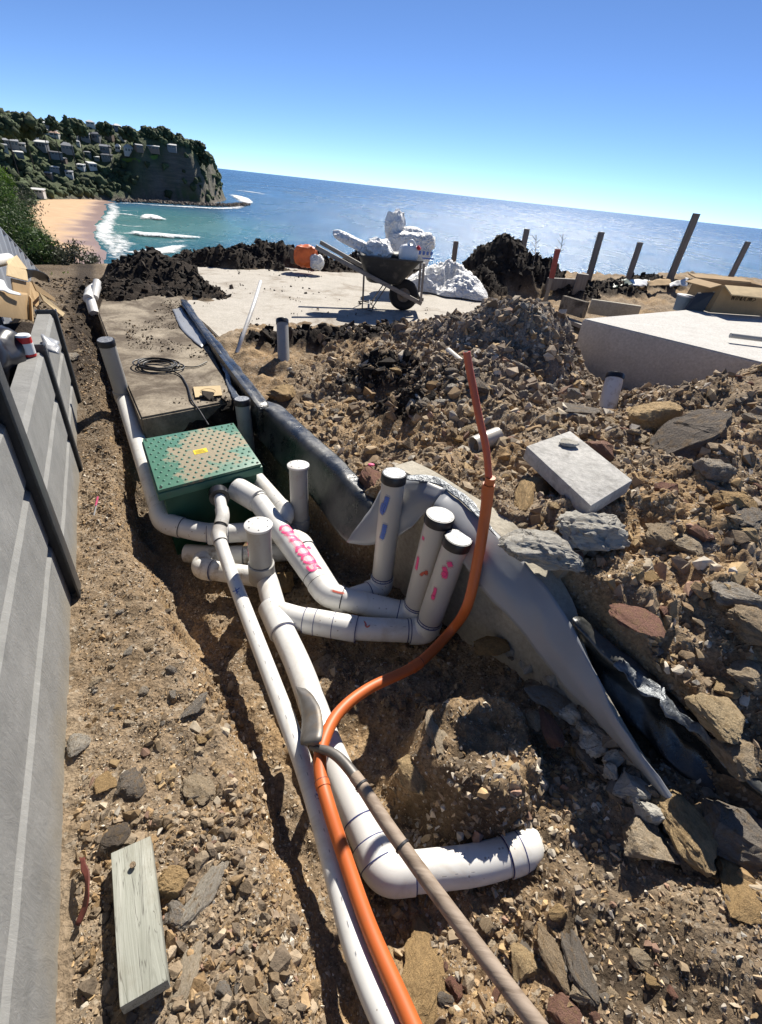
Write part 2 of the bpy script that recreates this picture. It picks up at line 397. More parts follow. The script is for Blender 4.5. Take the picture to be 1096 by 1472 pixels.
M['steel_dark'] = simple('steel_dark', (.055, .062, .07), .42, 14, .2, .1, .001, .5, .35, dirt=(.13, .13, .125), dscale=40, dlo=.62, dhi=.75)
M['rubber'] = simple('rubber', (.02, .02, .02), .8, 20, .3, .2, .003)
M['tray'] = simple('tray', (.030, .032, .033), .55, 12, .3, .15, .002, .4, .0, dirt=(.12, .11, .10), dscale=9, dlo=.55, dhi=.8)
def sleeper_mat():
    m = NT('sleeper_concrete'); f = m.noise(7, 6, .65); v = m.n('TexNoise', Scale=26.0, Detail=6.0, Roughness=.7, Distortion=2.2); m.l(m.coord(), v.inputs['Vector'])
    c = m.ramp(f, [(.3, (.185, .184, .174)), (.7, (.262, .259, .245))])
    c = m.mix(m.ramp(v.outputs['Fac'], [(.60, (0, 0, 0)), (.72, (.55,)*3)]), c, (.37, .365, .35)); sx = m.n('SeparateXYZ'); m.l(m.coord(), sx.inputs[0]); k = m.math('ADD', m.math('MULTIPLY', sx.outputs[2], -3.4), m.math('MULTIPLY', m.noise(5, 6, .7), 1.2)); c = m.mix(m.ramp(k, [(.15, (0, 0, 0)), (.75, (.75,)*3)]), c, (.25, .215, .155)); st = m.noise(2.2, 6, .7, dist=1.0); c = m.mix(m.ramp(st, [(.5, (0, 0, 0)), (.72, (.35,)*3)]), c, (.13, .13, .125)); m.col(c); m.set(Roughness=.85)
    mp = m.n('Mapping'); mp.inputs['Rotation'].default_value = (0, .6, .5); mp.inputs['Scale'].default_value = (6, 22, 6); m.l(m.coord(), mp.inputs[0])
    b = m.bump(m.noise(1.6, 6, .7, co=mp.outputs[0], dist=.9), .22, .03); m.bump(m.noise(120, 3, .6), .3, .002, b); return m.m
M['sleeper'] = sleeper_mat()
def concrete(name, c0, c1, dirt, dlo, dhi, ds=3.0, bd=.006):
    m = NT(name); f = m.noise(5, 7, .7); c = m.ramp(f, [(.3, c0), (.7, c1)])
    g = m.noise(ds, 8, .72, dist=.5); c = m.mix(m.ramp(g, [(dlo, (0, 0, 0)), (dhi, (.92,)*3)]), c, dirt)
    h = m.noise(48, 5, .7); c = m.mix(1.0, c, m.ramp(h, [(.25, (.72,)*3), (.75, (1.18,)*3)]), 'MULTIPLY')
    m.col(c); m.set(Roughness=.92); m.b.inputs['Specular IOR Level'].default_value = .2
    b = m.bump(m.noise(9, 7, .7), .4, .02); m.bump(h, .5, bd, b); return m.m
M['conc_far'] = concrete('conc_far', (.40, .37, .32), (.50, .465, .41), (.24, .20, .155), .52, .68, 1.6)
M['conc_slab'] = concrete('conc_slab', (.26, .22, .165), (.37, .32, .25), (.095, .074, .055), .40, .58, 2.6)
M['conc_block'] = concrete('conc_block', (.47, .455, .425), (.56, .545, .515), (.30, .25, .20), .62, .75, 2.0)
M['conc_wall'] = concrete('conc_wall', (.36, .33, .265), (.47, .43, .35), (.22, .19, .145), .55, .78, 4.0)
M['conc_paver'] = concrete('conc_paver', (.39, .38, .355), (.49, .475, .445), (.26, .25, .23), .5, .7, 9.0)
M['conc_broken'] = concrete('conc_broken', (.35, .335, .295), (.47, .45, .40), (.24, .20, .15), .5, .7, 7.0, .03)
M['mortar'] = concrete('mortar', (.16, .135, .105), (.28, .245, .20), (.05, .042, .035), .48, .62, 5.0, .02)
def plastic_black():
    m = NT('black_plastic'); f = m.noise(22, 6, .7, dist=1.5); g = m.noise(6, 5, .7)
    c = m.mix(m.ramp(g, [(.44, (0, 0, 0)), (.70, (.8,)*3)]), (.012, .014, .015), (.10, .098, .088)); m.col(c)
    m.l(m.ramp(g, [(.35, (.22,)*3), (.75, (.5,)*3)]), m.b.inputs['Roughness']); m.b.inputs['Specular IOR Level'].default_value = .7
    m.bump(f, .45, .006); return m.m
M['black_plastic'] = plastic_black()
M['grey_sheet'] = simple('grey_sheet', (.28, .29, .305), .36, 3, .12, .12, .01, .55, dirt=(.27, .25, .21), dscale=8, dlo=.66, dhi=.85)
M['silver_sheet'] = simple('silver_sheet', (.15, .165, .18), .33, 30, .5, .6, .01, .6, .3)
M['cardboard'] = simple('cardboard', (.36, .25, .135), .85, 14, .12, .1, .002, .2)
M['cardboard_pale'] = simple('cardboard_pale', (.52, .40, .235), .85, 14, .12, .1, .002, .2)
M['ink'] = plain('ink', (.07, .055, .04), .9, .1)
def bag_mat():
    m = NT('white_bag'); f = m.noise(5, 3, .5, dist=2.5); g = m.noise(14, 4, .6, dist=1.8); c = m.mix(m.ramp(m.noise(4, 6, .7), [(.56, (0, 0, 0)), (.8, (.4,)*3)]), (.80, .80, .79), (.62, .58, .52)); m.col(c); m.set(Roughness=.5); b = m.bump(m.math('ABSOLUTE', m.math('SUBTRACT', f, .5)), 1.0, .12); m.bump(m.math('ABSOLUTE', m.math('SUBTRACT', g, .5)), .6, .03, b); return m.m
M['white_bag'] = bag_mat()
M['blue_print'] = plain('blue_print', (.08, .15, .42), .6)
M['white_plastic'] = simple('white_plastic', (.74, .74, .73), .35, 8, .06, .05, .002, .5)
M['red'] = plain('red', (.55, .03, .03), .4); M['bagorange'] = simple('bagorange', (.72, .15, .035), .5, 12, .15, .3, .02, .4)
M['green_lid'] = None
def lid_mat():
    m = NT('lid_green'); f = m.noise(14, 5, .6); c = m.ramp(f, [(.3, (.060, .165, .108)), (.7, (.085, .205, .140))])
    gm = m.n('TexCoord').outputs['Generated']; mp = m.n('Mapping'); mp.inputs['Location'].default_value = (-.76, -.62, 0); mp.inputs['Scale'].default_value = (1.35, 1.15, 0); m.l(gm, mp.inputs[0])
    ln = m.n('VectorMath', operation='LENGTH'); m.l(mp.outputs[0], ln.inputs[0]); nz = m.noise(6.5, 6, .65)
    k = m.math('ADD', m.math('MULTIPLY', ln.outputs['Value'], -1.3), m.math('MULTIPLY', nz, 1.9))
    mk = m.ramp(k, [(.42, (0, 0, 0)), (.56, (.9,)*3)]); fine = m.noise(90, 4, .7)
    sand = m.ramp(fine, [(.3, (.23, .18, .12)), (.7, (.37, .30, .21))]); c = m.mix(mk, c, sand); m.col(c)
    m.l(m.ramp(mk, [(0, (.42,)*3), (1, (.9,)*3)]), m.b.inputs['Roughness']); m.bump(fine, .25, .002); return m.m
M['lid'] = lid_mat()
M['green'] = simple('green_body', (.058, .165, .118), .5, 10, .12, .05, .002, .4, dirt=(.09, .12, .08), dscale=10, dlo=.6, dhi=.8)
M['green_dark'] = simple('green_tank', (.016, .085, .055), .5, 10, .15, .05, .002, .4)
M['yellow'] = plain('yellow', (.72, .53, .02), .5)
M['cable'] = plain('cable', (.012, .012, .013), .45)
M['pink'] = plain('pink_marker', (.72, .10, .22), .6)
def spray(name, c):
    m = NT(name); m.col(c); m.set(Roughness=.55); a = m.n('VertexColor', layer_name='Col').outputs[0]
    g = m.noise(240, 2, .6); k = m.math('ADD', a, m.math('MULTIPLY', m.math('SUBTRACT', g, .5), .9))
    s = m.n('SeparateColor'); m.l(a, s.inputs[0])
    k = m.math('ADD', s.outputs[0], m.math('MULTIPLY', m.math('SUBTRACT', g, .5), .7)); k = m.math('MINIMUM', m.math('MAXIMUM', k, 0.0), .95)
    k = m.math('MULTIPLY', k, m.math('GREATER_THAN', s.outputs[0], .02)); m.l(k, m.b.inputs['Alpha']); return m.m
M['spray_pink'] = spray('spray_pink', (.86, .045, .22)); M['spray_haze'] = spray('spray_haze', (.80, .33, .42)); M['spray_blue'] = spray('spray_blue', (.05, .13, .46)); M['spray_red'] = spray('spray_red', (.55, .09, .05))
# ------------------------------------------------------------------ the building site ground
EXC = [(-1.2, .15), (-.6, .14), (.18, .13), (.33, .13), (.58, .12), (.9, .08), (1.25, .02), (1.76, -.09), (2.42, -.15), (3.1, -.16), (4.5, -.24), (6.0, -.33), (6.05, -.16),
       (3.3, -.04), (3.22, .0), (3.3, .62), (3.28, .70), (3.2, .76), (2.3, .80), (1.75, .90), (1.6, 1.05), (1.4, 1.12), (1.1, 1.21), (.93, 1.26), (.75, 1.29), (.62, 1.31), (.42, 1.345), (.2, 1.38), (.02, 1.41), (-.3, 1.43), (-1.2, 1.5)]
EXC_XY = [UV(u, v)[:2] for u, v in EXC]
_in = [(-.6, .3, -.15), (.2, .3, -.19), (.6, .3, -.21), (1, .3, -.23), (1.5, .3, -.26), (2, .3, -.29), (2.5, .3, -.31), (3, .3, -.2), (3, .65, -.2), (2.4, .7, -.27), (1.8, .75, -.22),
       (1.3, .8, -.24), (1, .9, -.22), (.75, 1.1, -.13), (.5, 1.15, -.07), (3.25, .3, -.04), (4, -.15, -.13), (5.5, -.2, -.08), (.12, 1.08, .0), (-.1, .95, .03), (-.3, 1.2, .12), (-.2, .7, -.06), (-.5, .6, -.1),
       (0, .5, -.16), (.3, .62, -.17), (.75, .5, -.22), (1.05, .62, -.22), (-.2, .3, -.17), (-1.2, .5, -.1), (-1.2, 1.2, .1)]
t_in = TPS([UV(u, v)[:2] for u, v, z in _in], [z for *_, z in _in])
_out = [(-.9, -.3, 0), (-.3, -.3, 0), (.3, -.2, 0), (.3, .1, -.02), (1, -.2, 0), (1, 0, -.01), (1.8, -.25, 0), (2.6, -.25, 0), (3.5, -.32, .0), (5, -.4, .08), (6.5, -.5, .13), (3.6, .3, .0), (5, .3, .02), (6.5, .3, .05), (3.6, .72, .10), (5, .76, .10), (6.6, .8, .08)]
pts = [UV(u, v)[:2] for u, v, z in _out]; zz = [z for *_, z in _out]
for px, py, z in [(265, 390, .04), (340, 390, .04), (440, 390, .04), (560, 410, .04), (660, 430, .04), (480, 440, .03), (560, 458, .04), (420, 455, .05), (330, 450, .05), (700, 440, .06), (345, 505, .13), (400, 487, .13), (450, 482, .14), (520, 478, .14), (590, 472, .16), (640, 470, .34),
                  (700, 462, .66), (770, 462, .74), (815, 474, .60), (866, 578, .28), (885, 600, .34), (960, 560, .55), (1080, 535, .62), (1090, 600, .58), (1090, 700, .52), (1000, 640, .54), (900, 700, .50), (1090, 850, .43), (900, 850, .40), (1090, 1000, .29), (990, 960, .31), (820, 760, .46),
                  (760, 700, .44), (720, 620, .38), (680, 560, .42), (640, 640, .28), (600, 560, .30), (540, 600, .22), (470, 600, .17), (430, 560, .14), (520, 690, .21), (600, 672, .36), (480, 660, .18), (660, 710, .43), (760, 795, .43), (850, 905, .36), (400, 570, .13), (1096, 1130, .20), (780, 540, .46), (720, 500, .56), (1000, 490, .05), (930, 470, .05), (1096, 480, .1), (840, 440, .2), (950, 430, .2), (1060, 440, .25), (780, 440, .1)]:
    p = AZ(px, py, z); pts.append(p[:2]); zz.append(z)
for x, y, z in [(1.85, 4.75, .12), (2.1, 4.4, .12), (2.4, 4.15, .16), (1.65, 4.25, .22), (1.62, 5.0, .3), (12, 6, .3), (12, 14, .2), (6, 16, .1), (-6, 6, .1), (-7, 2, .1), (3, -.5, .3), (8, 0, .5), (2, 14, .05), (-3, 11, .05)]: pts.append((x, y)); zz.append(z)
t_out = TPS(pts, zz)
BUMPS = []                            # heaps: centre, radii, height, turn, darkness
def heap(px, py, rx, ry, h, turn=0, dark=1.0, z0=.1): p = AZ(px, py, z0); BUMPS.append((p[0], p[1], rx, ry, h, turn, dark))
heap(228, 408, .75, .75, .46); heap(190, 425, .55, .7, .22); heap(265, 420, .6, .5, .16)
heap(320, 381, 1.2, .45, .34, R(20)); heap(390, 378, 1.0, .45, .42, R(10)); heap(455, 385, .8, .45, .30); heap(545, 388, 1.1, .5, .42)
heap(712, 412, .95, .95, .95); heap(765, 418, .75, .7, .62); heap(690, 420, .6, .6, .45)
heap(470, 500, .75, .4, .10, R(-12)); heap(415, 496, .5, .35, .06); heap(535, 490, .5, .3, .07)
heap(545, 575, .36, .30, .15, 0, .75); heap(570, 622, .28, .22, .06, 0, .75); heap(620, 600, .3, .3, .08, 0, .5)
heap(870, 425, 1.0, .5, .18, 0, .8); heap(930, 420, .9, .6, .20, 0, .8); heap(1000, 425, .8, .5, .15, 0, .7); heap(820, 432, .5, .4, .25, 0, .8)
heap(260, 612, .28, .16, .10, 0, .9, 0); heap(310, 604, .25, .14, .12, 0, .9, 0)
EDGE_X = np.array([-9, -6, -4.6, -3.4, -2, 0, 2, 4, 6, 9, 14]); EDGE_Y = np.array([6.5, 7.3, 8.6, 10.0, 11.3, 12.0, 12.9, 13.6, 14.2, 17.5, 18.5])
def ground(x, y, fine=True):
    x = np.asarray(x, float); y = np.asarray(y, float); u, v = toUV(x, y)
    nz = fbm(x*3, y*3, 3, 3)
    o = t_out(x, y); i = t_in(x, y); sd = poly_sd(EXC_XY, x, y) + .05*fbm(x*6, y*6, 3, 5)*sstep(1.0, .3, v)
    w = np.where(v > .6, .035, .075); k = sstep(w, -w, sd)
    bump = np.zeros_like(o); dark = np.zeros_like(o)
    for cx, cy, rx, ry, h, tn, dk in BUMPS:
        ct, st = math.cos(tn), math.sin(tn); dx = (x-cx)*ct+(y-cy)*st; dy = -(x-cx)*st+(y-cy)*ct
        r = np.sqrt((dx/rx)**2+(dy/ry)**2)*(1+.45*fbm(x*2.2/max(rx, .3), y*2.2/max(rx, .3), 3, int(cx*50) % 97))
        b = h*(1-np.clip(r, 0, 1)**1.5)*.92; bump = np.maximum(bump, b); dark = np.maximum(dark, dk*sstep(1.02, .72, r))
    z = o*(1-k)+i*k+bump
    # clump of clay standing up in the trench
    bu, bv = u-.57, v-.80; q = np.sqrt((bu/.25)**2+(bv/.27)**2)*(1+.3*fbm(x*5, y*5, 2, 41)); top = sstep(1.05, .6, q)
    z = np.where(k > .3, z*(1-top)+top*np.maximum(z, .06+.045*fbm(x*7, y*7, 3, 43)), z)
    # earth kept behind the sleeper wall
    ret = sstep(-.47, -.53, v)*sstep(4.9, 4.0, u); z = z*(1-ret)+ret*(.50+.05*nz)
    far = sstep(6.0, 9.0, np.sqrt(x*x+y*y)); pave = .25+.75*np.clip(bump*6, 0, 1)
    under = sstep(.09, .04, o)*sstep(3.0, 4.5, y)*(1-np.clip(bump*8, 0, 1))
    am = (1-under)*(1-ret*.5)
    rub = sstep(.5, 1.2, v)*(1-k); grey = np.exp(-(((x-1.0)/1.05)**2+((y-4.6)/1.35)**2)**2)
    if fine:
        d1, _ = worley(x/.30+.4*nz, y/.30, 11); d2, _ = worley(x/.11, y/.11, 12); d3, _ = worley(x/.042, y/.042, 13); d4, _ = worley(x/.019, y/.019, 17)
        a1 = .012+.075*rub+.05*grey+.05*dark; a2 = .010+.036*rub+.02*grey+.045*dark; a3 = .010+.012*rub+.01*dark+.010*k
        near = sstep(7, 3, np.sqrt(x*x+y*y))
        z = z + am*(a1*(.45-d1)*(1-.6*k) + a2*(.45-d2) + a3*(.45-d3)*(.3+.7*near) + .004*(.45-d4)*near + .03*nz*(1+rub) + .020*(.22-np.abs(fbm(x*9, y*9, 4, 8)))*(1+rub) + .012*fbm(x*22, y*22, 3, 18)*near + (.05*k)*fbm(x*5, y*5, 4, 9)*sstep(.3, .6, v))
    ye = np.interp(x, EDGE_X, EDGE_Y)+.5*nz; z = z-np.clip(y-ye, 0, 9)*1.15
    orange = np.clip(.9*sstep(-.12, .25, fbm(x*1.7, y*1.7, 3, 21)), 0, 1)*rub*(1-grey) + .75*k*sstep(.0, .3, fbm(x*4, y*4, 3, 22)) + .6*np.exp(-((sd)/.05)**2)*(v < .3) + .65*top*(k > .3)
    dk2 = sstep(.12, .5, fbm(x*2.6, y*2.6, 4, 24))*.55*k + .8*sstep(4.0, 4.6, u)*sstep(-.2, -.3, v)*sstep(-.55, -.4, v)*.6 + .35*sstep(2.6, 3.4, u)*(v < -.1) + .75*ret
    return z, np.clip(dark+dk2, 0, 1), np.clip(grey*1.0, 0, 1), np.clip(orange, 0, .8)
def gz(x, y): return ground(np.array([x]), np.array([y]))[0][0]
def axis_grid(lo, hi, c, d0, grow, dmax):
    a = [c]; d = d0
    while a[-1] < hi: a.append(a[-1]+d); d = min(dmax, d0+grow*max(0, a[-1]-c-1.0))
    b = [c]; d = d0
    while b[-1] > lo: b.append(b[-1]-d); d = min(dmax, d0+grow*max(0, c-b[-1]-1.0))
    return np.array(sorted(b[1:]+a))
gx = axis_grid(-9, 14, .25, .0098, .0085, .09); gy = axis_grid(-1.0, 20, .9, .0098, .0080, .09)
GX, GY = np.meshgrid(gx, gy)
gzv, gd, gg, go = ground(GX.ravel(), GY.ravel())
ny, nx = GX.shape; idx = np.arange(nx*ny).reshape(ny, nx)
gnd = bulk('ground', np.c_[GX.ravel(), GY.ravel(), gzv], np.stack([idx[:-1, :-1], idx[:-1, 1:], idx[1:, 1:], idx[1:, :-1]], -1).reshape(-1, 4), M['soil'], np.c_[gd, gg, go], True)
setp(gnd, 'brown rubbly excavated soil of the building site', 'ground', kind='structure')
_gi = lambda a, v: np.clip(np.searchsorted(a, v)-1, 0, len(a)-2)
def gfast(x, y):                      # height read back from the built ground
    i = _gi(gx, x); j = _gi(gy, y); Z = gzv.reshape(ny, nx); tx = np.clip((x-gx[i])/(gx[i+1]-gx[i]), 0, 1); ty = np.clip((y-gy[j])/(gy[j+1]-gy[j]), 0, 1)
    return (Z[j, i]*(1-tx)+Z[j, i+1]*tx)*(1-ty)+(Z[j+1, i]*(1-tx)+Z[j+1, i+1]*tx)*ty
def attr_at(x, y):
    i = _gi(gx, x); j = _gi(gy, y); k = j*nx+i; return gd[k], gg[k], go[k]

# ------------------------------------------------------------------ hillside, beach, sea, headland
SEA = -35.0
def grid_obj(name, xs, ys, zf, mat, colf=None, smooth=True):
    X, Y = np.meshgrid(xs, ys); Z = zf(X.ravel(), Y.ravel()); n = np.arange(X.size).reshape(X.shape)
    return bulk(name, np.c_[X.ravel(), Y.ravel(), Z], np.stack([n[:-1, :-1], n[:-1, 1:], n[1:, 1:], n[1:, :-1]], -1).reshape(-1, 4), mat, None if colf is None else colf(X.ravel(), Y.ravel(), Z), smooth)
SHORE = [AZ(px, py, SEA)[:2] for px, py in [(148, 388), (150, 376), (152, 366), (147, 356), (139, 347), (135, 336), (140, 322), (150, 308), (154, 299), (152, 293), (165, 291)]]
BACK = [AZ(px, py, SEA)[:2] for px, py in [(118, 420), (100, 392), (88, 370), (72, 350), (52, 325), (44, 305), (60, 291), (92, 287), (130, 285), (160, 287)]]
land = [(-20, 40)]+[tuple(p) for p in ([AZ(160, 440, SEA)[:2]]+SHORE)]
FOOT = [AZ(px, py, SEA)[:2] for px, py in [(60, 290), (120, 288), (150, 288), (190, 288), (230, 290), (265, 291), (290, 293), (303, 293), (311, 292)]]
FOOT += [FOOT[-1]+np.array([-16, 70]), FOOT[-1]+np.array([-60, 200]), FOOT[-1]+np.array([-220, 420])]
HEADPOLY = [FOOT[0]+np.array([-10, -70]), *FOOT, (-900, 1100), (-900, 250), FOOT[0]+np.array([-90, -190])]
_h = []
for px, py, Y in [(0, 178, 480), (-60, 180, 450), (40, 176, 520), (80, 180, 540), (120, 181, 575), (170, 186, 610), (210, 192, 640), (250, 204, 650), (280, 214, 665), (298, 224, 672), (255, 208, 760), (290, 222, 780), (215, 198, 740), (160, 192, 720), (90, 184, 650), (20, 182, 620), (165, 226, 575), (200, 226, 590), (240, 226, 620), (275, 228, 650), (298, 238, 672), (0, 232, 400), (50, 245, 420), (100, 258, 470), (130, 262, 510), (0, 270, 340), (60, 272, 420), (40, 210, 470), (100, 215, 520), (150, 215, 560)]:
    _h.append(AY(px, py, Y))
_h += [np.array([-700, 600, 10]), np.array([-500, 900, 10]), np.array([-700, 300, 0]), np.array([-420, 330, -8])]
t_head = TPS([p[:2] for p in _h], [p[2] for p in _h], 5)
def headland(x, y):
    d = -poly_sd(HEADPOLY, x, y) + 9*fbm(x/28, y/28, 3, 61); w = np.interp(x, [-340, -312, -298, -225], [110, 60, 14, 10])
    top = np.clip(t_head(x, y), -34, 30); k = np.clip(d/w, 0, 1)
    shelf = np.clip((d+16)/18, 0, 1)
    z = SEA-6+shelf*(7.0+1.2*fbm(x/9, y/9, 3, 66)) + (top+33)*k**.8*np.where(w < 40, 1, 1)
    ledge = np.sin(z/3.1+2*fbm(x/30, y/30, 2, 63))*2.2*((k > .02) & (k < .97))
    return z + 2.2*fbm(x/14, y/14, 4, 62)*np.clip(k*4, 0, 1) + ledge*0.5
def headcol(x, y, z):
    d = -poly_sd(HEADPOLY, x, y); w = np.interp(x, [-340, -312, -298, -225], [110, 60, 14, 10]); rock = sstep(.0, .15, d/w+.1)*sstep(1.0, .75, d/w)*(x > -300)
    low = sstep(SEA+4, SEA+1.5, z); n = fbm(x/20, y/20, 4, 64)
    return np.c_[np.clip(rock*(.75+.8*n), 0, 1), low, sstep(.1, .4, n)]
def land_mat():
    m = NT('headland'); s = m.n('SeparateColor'); m.l(m.n('VertexColor', layer_name='Col').outputs[0], s.inputs[0])
    g = m.ramp(m.noise(.09, 6, .7), [(.3, (.035, .050, .022)), (.7, (.075, .095, .04))]); mp = m.n('Mapping'); mp.inputs['Scale'].default_value = (.05, .05, .4); m.l(m.coord(), mp.inputs[0])
    r = m.ramp(m.noise(1.0, 6, .7, co=mp.outputs[0]), [(.3, (.07, .06, .052)), (.7, (.20, .165, .13))])
    c = m.mix(s.outputs[2], g, (.07, .095, .03)); c = m.mix(s.outputs[0], c, r); c = m.mix(s.outputs[1], c, m.ramp(m.noise(.5, 5, .7), [(.35, (.05, .042, .035)), (.65, (.19, .155, .125))])); m.col(c); m.set(Roughness=.95)
    m.bump(m.noise(.25, 6, .7), .8, 3.0); return m.m
M['headland'] = land_mat()
hd = grid_obj('headland', np.arange(-640, -195, 3.4), np.arange(290, 900, 3.4), headland, M['headland'], headcol)
setp(hd, 'dark scrub-covered headland with a rock cliff dropping to the sea', 'headland', kind='structure')
# beach
def beach_z(x, y):
    d = poly_sd(land_poly, x, y); return SEA + np.clip(-d*.030, -2.5, 2.6) + .08*fbm(x/12, y/12, 3, 71)
land_poly = [tuple(p) for p in SHORE]+[(-330, 560), (-520, 560), (-520, 100), (-60, 60), (-100, 150)]
def sand_mat():
    m = NT('sand'); s = m.n('SeparateColor'); m.l(m.n('VertexColor', layer_name='Col').outputs[0], s.inputs[0])
    c = m.ramp(m.noise(.12, 5, .6), [(.3, (.46, .30, .17)), (.7, (.56, .38, .225))]); c = m.mix(s.outputs[0], c, (.30, .205, .165)); g = m.ramp(m.noise(.25, 5, .7), [(.35, (.045, .065, .022)), (.65, (.10, .115, .042))])
    c = m.mix(s.outputs[1], c, g); m.col(c); m.l(m.ramp(s.outputs[0], [(0, (.95,)*3), (1, (.35,)*3)]), m.b.inputs['Roughness']); m.bump(m.noise(.6, 4, .7), .4, .3); return m.m
M['sand'] = sand_mat()
back_poly = [tuple(p) for p in BACK]+[(-330, 640), (-560, 640), (-560, 60), (-40, 60)]
def sandcol(x, y, z):
    wet = sstep(SEA+.55, SEA+.12, z+.25*fbm(x/15, y/15, 3, 72)); sd = poly_sd(back_poly, x, y)+7*fbm(x/14, y/14, 3, 73); return np.c_[wet, sstep(2, -2, sd), wet*0]
be = grid_obj('beach', np.arange(-420, -60, 2.6), np.arange(120, 560, 2.6), beach_z, M['sand'], sandcol); setp(be, 'curved sandy beach below the headland', 'beach', kind='structure')
# slope falling from the site to the beach
def hill_z(x, y):
    a = np.interp(y, [-5, 4, 9, 14, 30, 70, 130, 230, 300], [-3, -3.5, -6.0, -10, -19, -28, -33, -37, -40]); left = sstep(-8, -40, x)*sstep(4, 30, y)
    up = np.interp(x+y*.62, [-220, -90, -25, 0], [14, 9, 2.5, 0])*sstep(2, 12, y)*sstep(300, 160, y); return a + up + 1.2*fbm(x/9, y/9, 4, 81)*np.clip(y/30, .15, 1)
M['scrub'] = simple('scrub_ground', (.055, .07, .03), .95, .4, .5, .6, .3, .1)
hl = grid_obj('hillside', np.r_[np.arange(-330, -60, 6.0), np.arange(-60, 40, 2.5)], np.r_[np.arange(-4, 60, 2.0), np.arange(60, 330, 6.0)], hill_z, M['scrub']); setp(hl, 'scrubby hillside falling from the site to the beach', 'hillside', kind='structure')
# sea
def sea_mat():
    m = NT('sea'); co = m.coord(); sx = m.n('SeparateXYZ'); m.l(co, sx.inputs[0])
    def dist(cx, cy, ax, ay):
        a = m.math('MULTIPLY', m.math('SUBTRACT', sx.outputs[0], cx), ax); b = m.math('MULTIPLY', m.math('SUBTRACT', sx.outputs[1], cy), ay)
        return m.math('SQRT', m.math('ADD', m.math('MULTIPLY', a, a), m.math('MULTIPLY', b, b)))
    d = dist(-200.0, 340.0, .0072, .0042); n = m.noise(.012, 4, .6)
    t = m.math('ADD', d, m.math('MULTIPLY', m.math('SUBTRACT', n, .5), .7)); far = dist(0.0, 0.0, .0004, .0004)
    c = m.ramp(t, [(.25, (.085, .215, .195)), (.55, (.040, .160, .175)), (.85, (.020, .105, .170)), (1.0, (.010, .085, .165))])
    c = m.mix(m.ramp(far, [(.1, (0, 0, 0)), (.9, (1, 1, 1))]), c, (.008, .070, .150)); m.col(c)
    wp = m.n('Mapping'); wp.inputs['Rotation'].default_value = (0, 0, R(-13)); wp.inputs['Scale'].default_value = (.012, .0035, 1); m.l(co, wp.inputs[0]); m.l(m.ramp(m.noise(1.0, 5, .65, co=wp.outputs[0]), [(.32, (.17,)*3), (.70, (.34,)*3)]), m.b.inputs['Roughness']); m.b.inputs['Specular IOR Level'].default_value = .42; m.b.inputs['IOR'].default_value = 1.33
    mp = m.n('Mapping'); mp.inputs['Rotation'].default_value = (0, 0, R(-25)); mp.inputs['Scale'].default_value = (.5, 1.4, 1); m.l(co, mp.inputs[0])
    b = m.bump(m.noise(.055, 3, .55, co=mp.outputs[0]), 1.0, 2.6); b = m.bump(m.noise(.28, 4, .65, co=mp.outputs[0], dist=.4), 1.0, 1.25, b); m.bump(m.noise(1.7, 3, .65, co=mp.outputs[0]), 1.0, .26, b); return m.m
M['sea'] = sea_mat()
sa = np.concatenate([np.linspace(-1, 1, 3)*70000])
sea = mobj('sea', [(-70000, 20, SEA), (70000, 20, SEA), (70000, 80000, SEA), (-70000, 80000, SEA)], [(0, 1, 2, 3)], M['sea']); setp(sea, 'blue ocean reaching to the horizon, turquoise near the beach', 'sea', kind='structure')
# surf
def foam_mat():
    m = NT('foam'); m.col((.80, .82, .82)); m.set(Roughness=.7); s = m.n('SeparateColor'); m.l(m.n('VertexColor', layer_name='Col').outputs[0], s.inputs[0])
    n = m.noise(.22, 6, .75, dist=1.2); k = m.math('ADD', m.math('MULTIPLY', s.outputs[0], 1.5), m.math('MULTIPLY', m.math('SUBTRACT', n, .62), 3.2)); k = m.math('MINIMUM', m.math('MAXIMUM', k, 0.0), 1.0); m.l(k, m.b.inputs['Alpha']); return m.m
M['foam'] = foam_mat()
def foam(name, line, w, h, label, dens=1.0, seed=0, jag=2.0, ns=6, cat='wave'):
    P = np.array(spline([np.r_[p, SEA] for p in line], ns)); T = np.gradient(P, axis=0); T /= np.linalg.norm(T, axis=1)[:, None]; N = np.c_[-T[:, 1], T[:, 0], 0*T[:, 0]]
    L = len(P); cross = np.linspace(-1, 1, 9); VV = []; CC = []; e = np.sin(np.linspace(0, math.pi, L))**.45; ww = np.interp(np.linspace(0, 1, L), np.linspace(0, 1, len(w)), w) if hasattr(w, '__len__') else np.full(L, w)
    for i in range(L):
        for c in cross:
            off = c*ww[i]*(.55+.45*e[i]) + jag*vnoise(i*.7, c*2.1, seed); q = P[i]+N[i]*off; q[2] = SEA+.18+h*max(0, 1-c*c)*e[i]; VV.append(q); CC.append(dens*(1-abs(c)**2)*e[i])
    n = np.arange(L*9).reshape(L, 9); Fq = np.stack([n[:-1, :-1], n[:-1, 1:], n[1:, 1:], n[1:, :-1]], -1).reshape(-1, 4)
    o = bulk(name, VV, Fq, M['foam'], np.c_[CC, CC, CC], True); setp(o, label, cat, 'white surf in the bay', 'stuff'); return o
S = lambda l: [AZ(px, py, SEA)[:2] for px, py in l]
foam('shore_foam', [np.array(p)+[5, 2] for p in SHORE[1:]], 6, .15, 'white swash foam along the curved beach edge', .75, 1, 3)
foam('shore_foam', S([(160, 372), (172, 360), (176, 350), (168, 340), (158, 330)]), 6, .2, 'thin second line of foam beside the beach edge', .6, 2, 3)
foam('breaking_wave', S([(184, 362), (205, 364), (230, 362), (250, 357), (268, 352)]), [5, 9, 9, 7, 3], .6, 'wide white patch of broken wave nearest the site', 1.0, 3, 3)
